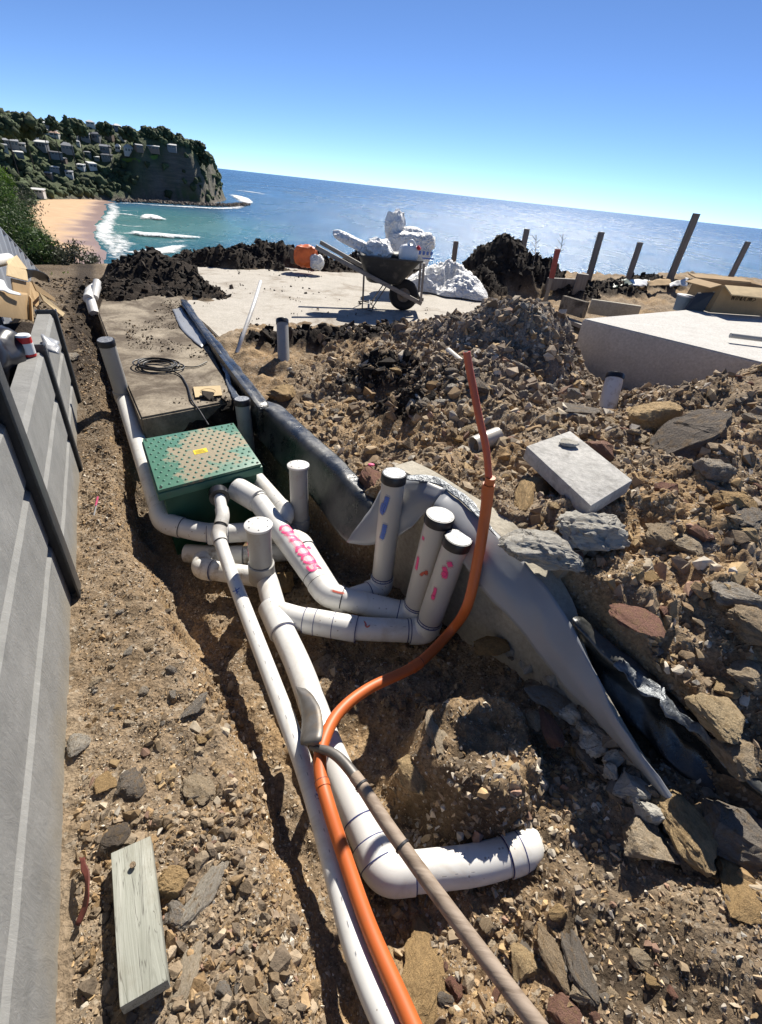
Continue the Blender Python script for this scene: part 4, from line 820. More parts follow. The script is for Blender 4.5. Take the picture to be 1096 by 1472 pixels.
def cap_white(parent, p, d, r):
    p = V3(p); d = V3(d).normalized(); t = tube('cap', [p-d*.012, p-d*.010, p, p+d*.002], [r+.003, r+.009, r+.009, r+.006], M['pvc'], parent, 32)
    up = Vector((0, 1, 0)); n = (up-d*up.dot(d)).normalized(); w = d.cross(n)
    for k in range(6):
        a = k*math.pi/3+.3; q = p+(n*math.cos(a)+w*math.sin(a))*r*.86; V, Fc = tube_geo([q+d*.0015, q+d*.0032], .0032, 10); mobj('screw', V, Fc, M['hole'], t, True)
    return t

dp = thing('drain_pipework', 'white PVC drain pipes with elbows and junctions glued together in the trench', 'pipework', AZ(400, 880, -.2))
# main stem with the riser in the middle of the trench and the bend at the bottom
rb = np.array([-.545, 1.70, -.12]); rt = rb+[-.002, .004, .31]
mA = np.array([-.57, 1.80, -.13]); st = [mA, AZ(400, 893, -.13), AZ(432, 962, -.125), AZ(470, 1072, -.12), AZ(552, 1258, -.12), AZ(690, 1243, -.105), AZ(752, 1222, -.10)]
dE = (st[6]-st[5])/np.linalg.norm(st[6]-st[5]); endp = st[6]+dE*.05+np.array([.03, .06, -.10])
RM = .0525
pipe(dp, st+[endp], RM, fil=.10); elbow(dp, st[3], st[4], st[5], RM, ext=.085, pm='pen'); elbow(dp, st[5], st[6], endp, RM+.001, ext=.06, lines=False)
pen(dp, st[6]-dE*.062, dE, RM+.002, .004); pen(dp, st[6]-dE*.015, dE, RM+.0048, .003)
d34 = (st[4]-st[3])/np.linalg.norm(st[4]-st[3]); pen(dp, st[4]-d34*.155, d34, RM, .004); pen(dp, st[4]-d34*.03, d34, RM+.005, .003)
d12 = (st[2]-st[1])/np.linalg.norm(st[2]-st[1]); socket(dp, st[1]-d12*.10, st[1]+d12*.075, RM+.002, name='junction', pm='pen')
tube('riser', [rb-[0, 0, .03], rt], RP, M['pvc_grey'], dp, 32); socket(dp, rb+[0, 0, -.02], rb+[0, .001, .085], RP+.001, 'pvc_grey', name='junction'); cap_white(dp, rt, rt-rb, RP)
strokes('pink_overspray', rt-[0, 0, .18], (0, 0, 1), RP, R(-60), [[(0, 0), (.03, .002), (.06, 0)], [(.08, .006), (.10, .008)]], 'spray_pink', dp, .006)
# stub going left from the middle riser
sB = AZ(292, 818, -.16); sC = np.array([sB[0]-.045, sB[1]+.10, -.19]); pipe(dp, [rb+[0, .02, -.03], sB, sC], .05, 'pvc_dirty', .05); elbow(dp, rb, sB, sC, .05, 'pvc_dirty', .055, pm='pen')
pipe(dp, [AZ(268, 795, -.22), AZ(330, 800, -.2), AZ(430, 792, -.2)], .05, 'pvc_dirty', .05); socket(dp, AZ(325, 800, -.2), AZ(350, 799, -.2), .05, 'pvc_dirty')
# pink sprayed pipe from the pit to the middle capped riser
r2 = AZ(595, 885, -.12); r1 = AZ(612, 908, -.12); r3 = AZ(548, 845, -.12)
up_ = lambda b, px, py, h: np.array([*(b[:2]+(np.array(AZ(px, py, b[2]+h)[:2])-b[:2])), b[2]+h])
t1 = AZ(659, 774, .41); t2 = AZ(633, 741, .45); t3 = AZ(567, 681, .52)
pA = AZ(340, 702, .05); pB = AZ(365, 712, .045); pC = AZ(470, 855, -.10); pD = AZ(520, 876, -.115)
pipe(dp, [pA, pB, pC, r2, t2], RP, fil=.09); elbow(dp, pB, pC, r2, RP, ext=.075, pm='pen_black'); elbow(dp, pC, r2, t2, RP, ext=.072)
dBC = (pC-pB)/np.linalg.norm(pC-pB); socket(dp, pA, pB+dBC*.05, RP+.004, name='coupling', lines=False); pen(dp, pB+dBC*.055, dBC, RP+.001, .004, 'pen_black')
pen(dp, pC-dBC*.12, dBC, RP, .003, 'pen_black')
# pink lettering
sc = np.linalg.norm(pC-pB); L0 = sc*.42; cw = sc*.072
GL = {'O': [[(.5, 1), (.05, .8), (.05, .2), (.5, 0), (.95, .2), (.95, .8), (.5, 1)]], 'N': [[(.0, 0), (.05, 1)], [(.05, 1), (.9, .05)], [(.9, .05), (.95, 1)]], 'U': [[(.0, 1), (.1, .15), (.5, 0), (.9, .15), (1, 1)]], 'T': [[(0, 1), (1, 1)], [(.5, 1), (.5, 0)]], 'D': [[(.05, 0), (.05, 1)], [(.05, 1), (.7, .9), (.95, .5), (.7, .1), (.05, 0)]], 'R': [[(.05, 0), (.05, 1)], [(.05, 1), (.8, .95), (.85, .6), (.1, .5)], [(.35, .5), (.95, 0)]]}
paths = []
for k, ch in enumerate('ONVOOR'.replace('V', 'U')):
    for stp in GL[ch]: paths.append([(L0+(k+a*.92)*cw, (b-.5)*.072) for a, b in stp])
strokes('pink_lettering', pB, dBC, RP, R(-14), paths, 'spray_pink', dp, .0086)
strokes('pink_haze', pB, dBC, RP, R(-14), [[(L0-.01, .0), (L0+cw*2, .004), (L0+cw*4, -.004), (L0+cw*6.0, -.004)]], 'spray_haze', dp, .030)
strokes('pink_smear', pC, r2-pC, RP+.0045, R(10), [[(.02, .01), (.06, .012), (.09, .01)]], 'spray_red', dp, .007)
# second run behind it to the back riser
qA = AZ(352, 668, .03); qB = AZ(412, 737, -.02); qC = AZ(396, 772, -.10); pipe(dp, [qA, qB, qC], .045, fil=.06); elbow(dp, qA, qB, qC, .045, ext=.055, pm='pen_black')
qD = AZ(418, 772, -.10); qE = AZ(434, 780, -.09); qF = AZ(487, 866, -.12); pipe(dp, [qD, qE, qF, r3, t3], .049, fil=.07); elbow(dp, qD, qE, qF, .049, ext=.05, pm='pen_black'); elbow(dp, qE, qF, r3, .049, ext=.055, pm='pen_black'); elbow(dp, qF, r3, t3, .051, ext=.07)
dEF = (qF-qE)/np.linalg.norm(qF-qE); strokes('pink_smear', qE, dEF, .049, R(0), [[(.085, .004), (.10, .0), (.11, -.008)]], 'spray_pink', dp, .011)
wb = AZ(432, 757, -.15); wt = AZ(429, 668, .24); pipe(dp, [AZ(400, 785, -.16), wb, wt], .05, 'pvc_grey', .07, 'riser'); elbow(dp, AZ(400, 785, -.16), wb, wt, .05, 'pvc_grey', .06, lines=False); cap_white(dp, wt, wt-wb, .05)
# front lateral to the front riser
gA = AZ(392, 878, -.125); gB = AZ(440, 892, -.115); gC = AZ(505, 903, -.11); pipe(dp, [gA, gB, gC, r1, t1], RP-.003, fil=.09); elbow(dp, gC, r1, t1, RP-.001, ext=.07)
dl = (gC-gB)/np.linalg.norm(gC-gB); tube('coupling', [gB-dl*.01, gB, gC+dl*.02, gC+dl*.025], [RP-.003, RP+.003, RP+.003, RP-.001], M['pvc'], dp, 28)
for q in (gB-dl*.004, gB+dl*.045, gB+(gC-gB)*.62, gC+dl*.026): pen(dp, q, dl, RP+.0028, .003)
dg = (r1-gC)/np.linalg.norm(r1-gC); pen(dp, r1-dg*.085, dg, RP-.002, .004)
strokes('red_mark', gC, dg, RP-.003, R(20), [[(.05, -.02), (.065, .01)], [(.055, .0), (.065, .012), (.08, .002)]], 'spray_red', dp, .004)
for b, t, r in ((r1, t1, RP-.003), (r2, t2, RP), (r3, t3, .049)):
    d = (t-b)/np.linalg.norm(t-b); h = np.linalg.norm(t-b); tube('riser', [b+d*.08, t], r+.0008, M['pvc_cream'], dp, 32); cap_black(dp, t, d, r+.001); pen(dp, b+d*.085, d, r+.001, .006)
    for k in range(5):
        a = R(-60+k*26); L = random.uniform(.03, .06); strokes('pen_drip', b, d, r+.002, a, [[(.083, 0), (.083-L*.5, random.uniform(-.004, .004)), (.083-L, random.uniform(-.006, .006))]], 'spray_blue', dp, .0016)
def rise(b, t): return (t-b)/np.linalg.norm(t-b), np.linalg.norm(t-b)
d1, h1 = rise(r1, t1); d2, h2 = rise(r2, t2); d3, h3 = rise(r3, t3)
strokes('pink_arrow', r1, d1, RP, R(-22), [[(h1*.86, -.002), (h1*.80, .02)], [(h1*.80, -.012), (h1*.74, .004), (h1*.68, .006)], [(h1*.76, .0), (h1*.70, .0)]], 'spray_pink', dp, .014)
strokes('pink_arrow', r1, d1, RP, R(-38), [[(h1*.58, .0), (h1*.52, .004), (h1*.46, .0)], [(h1*.50, .006), (h1*.44, .004)]], 'spray_pink', dp, .010)
strokes('pink_arrow', r2, d2, RP, R(-62), [[(h2*.84, .0), (h2*.80, .004)], [(h2*.66, .0), (h2*.58, .004), (h2*.52, .006)]], 'spray_pink', dp, .011)
strokes('red_arrow', r2, d2, RP, R(-5), [[(h2*.56, .006), (h2*.54, -.012), (h2*.50, -.022)], [(h2*.58, -.004), (h2*.52, .004)]], 'spray_red', dp, .009)
strokes('blue_arrow', r3, d3, .05, R(-28), [[(h3*.88, .008), (h3*.80, .0), (h3*.72, -.010)], [(h3*.82, -.004), (h3*.74, -.018), (h3*.72, .0)], [(h3*.66, .01), (h3*.58, .006), (h3*.50, -.002)]], 'spray_blue', dp, .015)

# slim pressure pipe down the left of the trench
sp = thing('slim_pipe', 'long slim white pipe from the pit down the left of the trench', 'pipe', AZ(450, 1140, -.08))
RS = .031
sl = [AZ(316, 716, .075), AZ(321, 742, .045), AZ(314, 770, -.0), AZ(331, 820, -.045), AZ(400, 1000, -.055), AZ(452, 1140, -.055), AZ(520, 1400, -.05), AZ(600, 1560, -.045)]
pipe(sp, [sl[0]+[-.03, .06, .0]]+sl[:3], RS*.95, fil=.03); pipe(sp, sl[2:], RS, fil=.2)
elbow(sp, sl[0], sl[1], sl[2], RS*.95, ext=.05, lines=False); elbow(sp, sl[1], sl[2], sl[3], RS, ext=.045, pm='pen_black'); tube('gland', [sl[0]+[-.022, .045, .0], sl[0]], RS*1.7, M['capblack'], sp, 20)
dS = (sl[5]-sl[4])/np.linalg.norm(sl[5]-sl[4]); pen(sp, sl[2]+(sl[1]-sl[2])*.5, sl[1]-sl[2], RS*.95+.001, .012, 'pen_black')
strokes('blue_mark', sl[3]+(sl[4]-sl[3])*.22, sl[4]-sl[3], RS, R(20), [[(0, -.02), (.012, .0), (0, .02)], [(.02, -.01), (.03, .01)], [(-.01, 0), (.04, .0)]], 'spray_blue', sp, .003)
strokes('blue_mark', sl[5]+(sl[6]-sl[5])*.04, sl[6]-sl[5], RS, R(-20), [[(0, -.015), (.01, .0), (0, .012)], [(.02, -.015), (.015, .014)], [(-.01, 0), (.03, .005)]], 'spray_blue', sp, .003)
def print_row(parent, a, b, r, th, n, mat='pen_black'):
    a = np.asarray(a, float); b = np.asarray(b, float); L = np.linalg.norm(b-a)
    for k in range(n):
        s0 = L*(k+random.uniform(.1, .5))/n; strokes('print_line', a, b-a, r, th+random.uniform(-.03, .03), [[(s0, 0), (s0+L/n*.12, 0), (s0+L/n*random.uniform(.15, .3), 0)]], 'spray_print', parent, .0011)
M['spray_print'] = spray('spray_print', (.26, .26, .28))
print_row(sp, sl[3], sl[4], RS, R(8), 9); print_row(sp, sl[4], sl[5], RS, R(8), 5); print_row(sp, sl[5], sl[6], RS, R(8), 8); print_row(dp, gC, r1, RP-.003, R(25), 5); print_row(dp, st[1], st[3], RM, R(-20), 7); print_row(dp, st[4]+(st[5]-st[4])*.3, st[5], RM, R(35), 4)
# left stormwater pipe
lp_ = thing('stormwater_pipe', 'white pipe with black-capped riser running beside the left of the pit', 'pipe', AZ(200, 640, -.1))
la = AZ(152, 489, .48); lb = AZ(178, 572, .05); lc = AZ(213, 690, -.03); ld = AZ(236, 752, -.07); le = AZ(300, 768, -.09); lf = AZ(412, 762, -.10)
dL = (la-lb)/np.linalg.norm(la-lb); tube('riser', [lb-dL*.03, la], .052, M['pvc_grey'], lp_, 28); cap_black(lp_, la, dL, .052); socket(lp_, lb-dL*.02, lb+dL*.06, .053, 'pvc_grey', lines=False)
pipe(lp_, [lb-dL*.02, lb+(lc-lb)*.06, ld, le, lf], .052, fil=.1); elbow(lp_, lc, ld, le, .052, ext=.10, pm='pen_black'); socket(lp_, le-(le-ld)*.02, le+(lf-le)*.25, .052, pm='pen')
# single risers
def lone(name_label, b, t, r, mat, black=True):
    o = thing('pipe_riser', name_label, 'pipe', b); b = np.asarray(b); d = (t-b)/np.linalg.norm(t-b); tube('pipe', [b-d*.12, t], r, M[mat], o, 28); cap_black(o, t, d, r); return o
lone('short black-capped grey riser behind the pit lid', AZ(356, 640, -.1), AZ(348, 574, .24), .050, 'pvc_grey')
lone('upright black-capped grey riser standing alone beside the pale slab', AZ(409, 538, .1), AZ(406, 460, .48), .050, 'pvc_grey')
lone('dirt-smeared capped riser standing in the rubble below the raised block', AZ(872, 590, .3), AZ(885, 539, .52), .062, 'pvc_dirty')
o = hollow('pipe_offcut', AZ(681, 640, .40), AZ(716, 626, .43), .048, .005, M['pvc_cream']); setp(o, 'short cream pipe offcut lying in rubble behind the orange conduit', 'pipe offcut')
o = hollow('pipe_offcut', AZ(644, 505, .47), AZ(664, 522, .45), .03, .004, M['pvc_cream']); setp(o, 'small pipe offcut stuck in the grey rubble mound', 'pipe offcut')
o = tube('conduit', spline([AZ(341, 508, .14), AZ(352, 475, .3), AZ(366, 435, .47), AZ(375, 405, .56)], 6), .017, M['pvc'], None, 14); setp(o, 'thin white conduit sticking up at a slant by the edge board', 'conduit')
vt = thing('valve_fitting', 'pale grey pipe fitting at the far left end of the trench', 'fitting', AZ(135, 450, .1))
tube('pipe', [AZ(136, 452, .1), AZ(128, 424, .24)], .05, M['pvc'], vt, 16); tube('valve', [AZ(127, 430, .22), AZ(133, 420, .24), AZ(139, 412, .26)], [.05, .07, .05], M['pvc_dirty'], vt, 14); tube('outlet', [AZ(136, 428, .22), AZ(140, 405, .34)], .04, M['pvc'], vt, 14)

# orange conduit
oc = thing('orange_conduit', 'bright orange conduit curving over the trench pipes and standing up by the risers', 'conduit', AZ(475, 1165, 0))
RO = .0205
op = [AY(703, 697, 1.45), AY(697, 745, 1.43), AY(688, 800, 1.39), AY(673, 868, 1.34), AZ(650, 905, .0), AZ(600, 955, -.03), AZ(530, 990, -.02), AZ(487, 1025, .0), AZ(464, 1070, .02), AZ(461, 1110, .02), AZ(473, 1160, .02), AZ(497, 1235, .0), AZ(530, 1330, -.01), AZ(578, 1440, -.01), AZ(640, 1580, .0)]
P = spline(op, 8); tube('outer_tube', P, RO, M['orange'], oc, 22)
mo = hollow('socket_mouth', P[0]-(np.array(P[0])-P[1])*0-[0, 0, .03], P[0]+[0, 0, .003], RO+.001, .004, M['orange'], oc)
tube('inner_tube', spline([AY(703, 715, 1.45), AY(703, 690, 1.455), AY(699, 645, 1.48), AY(690, 605, 1.50), AY(681, 560, 1.53), AY(675, 530, 1.55), AY(671, 506, 1.56)], 8), .0125, M['redorange'], oc, 18)
e1 = AY(671, 506, 1.56); V, Fc = tube_geo([V3(e1)+Vector((0, 0, .0008)), V3(e1)+Vector((0, 0, .0016))], .009, 14); mobj('tube_mouth', V, Fc, M['hole'], oc)
for i in (40, 75): d = P[i+1]-P[i]; tube('joint', [P[i]-d*.6, P[i], P[i+1]], RO+.002, M['orange'], oc, 22); pen(oc, P[i]-d*.6, d, RO+.001, .003, 'pen_black')
# shovel
sh = thing('shovel', 'old shovel with long wooden handle lying across the pipes', 'shovel', AZ(600, 1250, .0))
h0 = AZ(447, 1073, .035); hp = [h0, AZ(482, 1085, .06), AZ(515, 1122, .075), AZ(560, 1190, .085), AZ(640, 1300, .09), AZ(768, 1468, .10), AZ(850, 1570, .10)]
P = spline(hp, 7); rr = np.interp(np.arange(len(P)), [0, 3, 7, 14, 99], [.010, .013, .016, .0175, .0185]); k = 15
tube('socket_shaft', P[:k], list(rr[:k]), M['steel'], sh, 18); tube('handle', P[k-2:], list(rr[k-2:]+.0012), M['wood_handle'], sh, 20)
for i in (k, k+8): d = P[i]-P[i-1]; pen(sh, P[i], d, .0205, .006, 'pen_black')
tip = AZ(438, 990, -.01); nb, mb = 12, 8; side = AZ(427, 1040, -.09)-AZ(454, 1036, .035); V = []; Fc = []
side = side/np.linalg.norm(side)*.15; ax = h0-tip; nrm = np.cross(ax, side); nrm /= np.linalg.norm(nrm)
for i in range(nb+1):
    t = i/nb; w = np.interp(t, [0, .12, .35, .75, .93, 1], [.12, .62, .95, 1.0, .9, .35])
    for j in range(mb+1): s_ = (j/mb-.5); V.append(tip+ax*t+side*s_*w-nrm*(.035*(1-4*s_*s_)-.02*math.sin(t*3.1)))
for i in range(nb):
    for j in range(mb): a = i*(mb+1)+j; Fc.append((a, a+1, a+mb+2, a+mb+1))
b = mobj('blade', V, Fc, M['steel'], sh, True); md = b.modifiers.new('t', 'SOLIDIFY'); md.thickness = .003

# ------------------------------------------------------------------ pump pit with green lid
pit = thing('pump_pit', 'square green pump pit with dotted dirty lid and yellow sticker', 'pump pit', UV(2.56, .27, 0))
lc4 = [AZ(226, 708, .15), AZ(378, 668, .15), AZ(337, 608, .15), AZ(203, 632, .15)]; cen = sum(lc4)/4
def inset(k, dz): return [cen+(p-cen)*k+[0, 0, dz] for p in lc4]
hull_box('rim', inset(1.0, -.055)+inset(1.0, -.012), M['green'], pit, .006); lid = hull_box('lid', inset(.975, -.011)+inset(.975, .006), M['lid'], pit, .003)
hull_box('tank', inset(.86, -.50)+inset(.90, -.056), M['green_dark'], pit, .01)
V0, F0 = [], []
def bil(a, b, k=.975, dz=.006): q = inset(k, dz); return (q[0]*(1-a)+q[1]*a)*(1-b)+(q[3]*(1-a)+q[2]*a)*b
for i in range(13):
    for j in range(13):
        a = (i+.75)/13.5; b = (j+.75)/13.5
        if .38 < a < .62 and .42 < b < .58: continue
        a += .018*(1 if j % 2 else -1)
        p = bil(a, b); off = len(V0); r = .0085
        for k in range(8): t = 2*math.pi*k/8; V0.append(p+[r*math.cos(t), r*math.sin(t), 0])
        for k in range(8): t = 2*math.pi*k/8; V0.append(p+[r*.6*math.cos(t), r*.6*math.sin(t), .0052])
        for k in range(8): F0.append((off+k, off+(k+1) % 8, off+8+(k+1) % 8, off+8+k))
        F0.append(tuple(range(off+8, off+16)))
o = mobj('tread_studs', V0, F0, M['green'], lid, True, 60); setp(o, kind='stuff')
for a, b in ((.03, .03), (.97, .03), (.97, .97), (.03, .97)): p = bil(a, b); V, Fc = tube_geo([p, p+[0, 0, .003]], .007, 12); mobj('bolt', V, Fc, M['hole'], lid, True, 40)
st4 = [bil(a, b, dz=.0075) for a, b in ((.43, .46), (.57, .46), (.57, .55), (.43, .55))]; mobj('sticker', st4, [(0, 1, 2, 3)], M['yellow'], lid)
tx = []; 
for r_i in range(3):
    a0, a1 = .45, .55-.01*r_i; b = .475+.022*r_i; mobj('print_line', [bil(a0, b, dz=.0082), bil(a1, b, dz=.0082), bil(a1, b+.007, dz=.0082), bil(a0, b+.007, dz=.0082)], [(0, 1, 2, 3)], M['ink'], lid)

# ------------------------------------------------------------------ things lying about
o = hull_box('timber_offcut', [UV(u, v, z) for z in (-.012, .046) for u, v in ((.69, -.272), (.69, -.182), (.385, -.180), (.385, -.272))], M['wood_grey'], None, .004); bpy.data.objects.remove(o)
def loc_box(name, L, W, Hh, mat, loc, rotz, tilt=(0, 0), bevel=.003):
    c = [(-L/2, -W/2, -Hh/2), (L/2, -W/2, -Hh/2), (L/2, W/2, -Hh/2), (-L/2, W/2, -Hh/2), (-L/2, -W/2, Hh/2), (L/2, -W/2, Hh/2), (L/2, W/2, Hh/2), (-L/2, W/2, Hh/2)]
    o = hull_box(name, c, mat, None, bevel); o.location = V3(loc); o.rotation_euler = (tilt[0], tilt[1], rotz); return o
def weathered():
    m = NT('wood_pale'); mp = m.n('Mapping'); mp.inputs['Scale'].default_value = (3, 42, 42); m.l(m.coord(), mp.inputs[0]); f = m.noise(1.0, 7, .7, co=mp.outputs[0], dist=1.2)
    c = m.ramp(f, [(.25, (.17, .175, .14)), (.5, (.30, .305, .26)), (.75, (.42, .42, .37))]); mp2 = m.n('Mapping'); mp2.inputs['Scale'].default_value = (2.2, 26, 26); m.l(m.coord(), mp2.inputs[0]); g = m.noise(1.0, 3, .5, co=mp2.outputs[0], dist=2.5)
    k = m.ramp(g, [(.485, (0, 0, 0)), (.5, (.85,)*3), (.515, (0, 0, 0))]); c = m.mix(k, c, (.06, .055, .045)); st = m.noise(9, 5, .7); c = m.mix(m.ramp(st, [(.5, (0, 0, 0)), (.75, (.6,)*3)]), c, (.21, .19, .14)); m.col(c); m.set(Roughness=.85); b = m.bump(f, .5, .004); m.bump(k, -.6, .003, b); return m.m
M['wood_pale'] = weathered()
o = loc_box('timber_offcut', .315, .092, .046, M['wood_pale'], UV(.536, -.226, .035), R(122), (R(2), R(4))); setp(o, 'weathered grey green timber offcut with a knot lying on the gravel', 'timber')
p = AZ(191, 1243, .062); V, Fc = tube_geo([p-[0, 0, .004], p+[0, 0, .0012]], .007, 12); kn = mobj('knot', V, Fc, M['rock_dark']); kn.parent = o; kn.matrix_parent_inverse = (Matrix.Translation(o.location) @ o.rotation_euler.to_matrix().to_4x4()).inverted()
pv = [AZ(850, 727, .565), AZ(910, 690, .575), AZ(820, 619, .60), AZ(757, 641, .60)]
o = hull_box('concrete_paver', [p-[0, 0, .065] for p in pv]+pv, M['conc_paver'], None, .006); setp(o, 'square grey concrete paver tilted on the rubble', 'paver')
P_, F_ = rock_verts(77, 3, 9, .3); cpos = AZ(815, 636, .605); mobj('mortar_blob', P_*[.05, .032, .014]+cpos, F_, M['conc_broken'], o, True)
# cable coil on the slab
cc_ = thing('cable_coil', 'coil of black cable lying on the narrow slab', 'cable', AZ(228, 525, .15)); c0 = AZ(228, 526, .163)
pts_ = []
for i in range(230):
    a = i*.155; r = .115+.025*math.sin(a*.37)+.012*math.sin(a*1.3); pts_.append(c0+[r*math.cos(a)*1.25+.02*math.sin(a*.21), r*math.sin(a)*1.0+.015*math.cos(a*.17), .004+.018*(i/230)+.006*math.sin(a*.6)])
tube('coil', pts_, .0055, M['cable'], cc_, 8)
tail = [np.array(pts_[-1]), AZ(252, 535, .162), AZ(268, 552, .16), AZ(276, 575, .165), AZ(288, 592, .14), AZ(300, 611, .12)]; tube('tail', spline(tail, 8), .0055, M['cable'], cc_, 8)
tube('tail', spline([c0+[.12, .02, .0], AZ(262, 527, .16), AZ(282, 527, .16), AZ(298, 520, .165)], 8), .005, M['cable'], cc_, 8)
o = hull_box('cardboard_square', [AZ(px, py, z) for z in (.156, .166) for px, py in ((281, 571), (320, 568), (317, 554), (278, 556))], M['cardboard_pale']); setp(o, 'small flat square of cardboard on the front of the narrow slab', 'cardboard')
tube('print_ring', [AZ(299+11*math.cos(t), 562.5+4*math.sin(t), .1675) for t in np.linspace(0, 6.28, 24)], .0012, M['cardboard'], o, 6)
mk = thing('marker_stake', 'tiny pink and white marker stake beside the sleeper wall', 'stake', AZ(135, 742, 0)); tube('stick', [AZ(135, 742, .0), AZ(139, 725, .04)], .004, M['white_plastic'], mk, 8); tube('pink_tip', [AZ(138, 727, .036), AZ(141, 714, .06)], .005, M['pink'], mk, 8)
# fallen bark strip beside the wall
o = ribbon('bark_strip', [[AZ(112, 1235, .03), AZ(121, 1265, .05), AZ(116, 1300, .03), AZ(110, 1330, .02)], [AZ(124, 1232, .04), AZ(131, 1262, .06), AZ(125, 1298, .045), AZ(116, 1332, .02)]], simple('bark_red', (.13, .035, .025), .6, 20, .4, .3, .004), None, .003, 6, .01, 4); setp(o, 'curled dark red strip of bark against the sleeper wall', 'bark')

# ------------------------------------------------------------------ wheelbarrow and load
wb0 = AZ(578, 446, .105); wbm = Matrix.Translation(V3(wb0)) @ Matrix.Rotation(R(4), 4, 'Z')
bar = thing('wheelbarrow', 'loaded black wheelbarrow with timber handles on the pale slab', 'wheelbarrow', wb0)
def W(x, y, z): return wbm @ Vector((x, y, z))
for s in (-1, 1): beam('handle', W(.24, s*.20, .145), W(-1.18, s*.30, .70), .045, .05, M['wood_grey'], bar, bevel=.004)
beam('front_board', W(.235, -.22, .20), W(.235, .22, .20), .05, .045, M['wood_grey'], bar)
for s in (-1, 1): beam('upright', W(.225, s*.22, .16), W(.20, s*.25, .64), .03, .06, M['wood_grey'], bar, up=(0, 1, 0))
def lathe_y(name, prof, n, mat, parent, cx, cz):
    V = []; Fc = []
    for r, y in prof:
        for k in range(n): a = 2*math.pi*k/n; V.append(W(cx+r*math.cos(a), y, cz+r*math.sin(a)))
    for i in range(len(prof)-1):
        for k in range(n): a = i*n+k; b = i*n+(k+1) % n; Fc.append((a, b, b+n, a+n))
    return mobj(name, V, Fc, mat, parent, True, 50)
wh = lathe_y('wheel', [(.09, -.03), (.13, -.052), (.17, -.055), (.195, -.03), (.20, 0), (.195, .03), (.17, .055), (.13, .052), (.09, .03)], 36, M['rubber'], bar, 0, .20); lathe_y('hub', [(.001, -.045), (.03, -.045), (.04, -.02), (.095, -.018), (.095, .018), (.04, .02), (.03, .045), (.001, .045)], 24, M['steel'], wh, 0, .20)
rim = []; 
def tr(x0, x1, y, z, n=9):
    out = []
    for (cx, cy, a0) in ((x1-.1, y-.1, 0), (x0+.1, y-.1, 90), (x0+.1, -y+.1, 180), (x1-.1, -y+.1, 270)):
        for k in range(n): a = R(a0+90*k/(n-1)); out.append((cx+.1*math.cos(a), cy+.1*math.sin(a), z))
    return out
r1_ = tr(-.66, .19, .34, .665); r2_ = tr(-.64, .17, .32, .655); r3_ = tr(-.52, -.06, .20, .36); r4_ = tr(-.49, -.08, .17, .335)
ri = tr(-.63, .16, .31, .650); rj = tr(-.49, -.08, .175, .36)
loops = [ri, r1_, [(x, y, z-.02) for x, y, z in r1_], r2_, r3_, r4_]; nL = len(r1_); V = []; Fc = []
for lp in [rj]+loops:
    V += [W(*p) for p in lp]
for i in range(len(loops)):
    for k in range(nL): a = i*nL+k; b = i*nL+(k+1) % nL; Fc.append((a, b, b+nL, a+nL))
Fc.append(tuple(range(nL-1, -1, -1))); Fc.append(tuple(range(len(loops)*nL, (len(loops)+1)*nL)))
mobj('tray', V, Fc, M['tray'], bar, True, 40)
for s in (-1, 1):
    tube('leg', [W(-.56, s*.235, .46), W(-.55, s*.25, .02), W(-.42, s*.25, .005), W(-.40, s*.245, .06)], .009, M['steel'], bar, 8); tube('brace', [W(-.24, s*.225, .34), W(-.42, s*.25, .04), W(-.62, s*.25, .012)], .008, M['steel'], bar, 8)
tube('cross_brace', [W(-.46, -.25, .04), W(-.46, .25, .04)], .008, M['steel'], bar, 8)
def crumple(name, c, rad, seed, mat, amp=.35, box=.4, sub=4, rotz=0, parent=None, flatbot=None, sharp=2.6, W_=None):
    V, Fc = ico(sub); P = V/np.maximum(np.abs(V).max(axis=1, keepdims=True)**box, 1e-6)*1.0
    q = np.abs(n3(P*[1, 1, .6], sharp*.75, seed, 1)); q2 = np.abs(n3(P*[1, 1, .5], sharp*1.7, seed+3, 1)); P = P*(1+amp*(.5-2.2*q)+amp*.4*(.4-2*q2))[:, None]
    P = P*np.array(rad); ca, sa2 = math.cos(rotz), math.sin(rotz); P = np.c_[P[:, 0]*ca-P[:, 1]*sa2, P[:, 0]*sa2+P[:, 1]*ca, P[:, 2]]
    if flatbot is not None: P[:, 2] = np.maximum(P[:, 2], flatbot)
    return mobj(name, P+np.asarray(c), Fc, mat, parent, True, 35)
o = crumple('cement_sack', V3(W(-.62, -.02, .80)), (.42, .13, .075), 5, M['white_bag'], .14, .55, 4, 0, None); o.data.transform(Matrix.Translation(W(-.64, .05, .735)) @ Matrix.Rotation(R(18), 4, 'Y') @ Matrix.Scale(.85, 4) @ Matrix.Translation(-W(-.62, -.02, .80))); setp(o, 'long white sack lying along the barrow handles', 'sack')
o = crumple('plastic_bag', V3(W(-.38, -.04, .72)), (.17, .16, .12), 9, M['white_bag'], .3, .2, 4); setp(o, 'crumpled white bag in the middle of the barrow tray', 'bag')
jg = thing('jug', 'white plastic jug with red cap in the barrow', 'jug', V3(W(.02, -.08, .6))); crumple('body', V3(W(.0, -.08, .70)), (.13, .09, .12), 12, M['white_plastic'], .08, .4, 3, .4, jg); tube('cap', [W(.11, -.10, .775), W(.135, -.105, .80)], .028, M['red'], jg, 14); tube('handle', spline([V3(W(-.03, -.10, .79)), V3(W(.02, -.10, .86)), V3(W(.08, -.10, .80))], 6), .018, M['white_plastic'], jg, 10)
o = crumple('black_pot', V3(W(-.16, .0, .66)), (.09, .12, .05), 14, M['tray'], .2, .2, 3); setp(o, 'small dark lump between bag and jug in the barrow', 'pot')
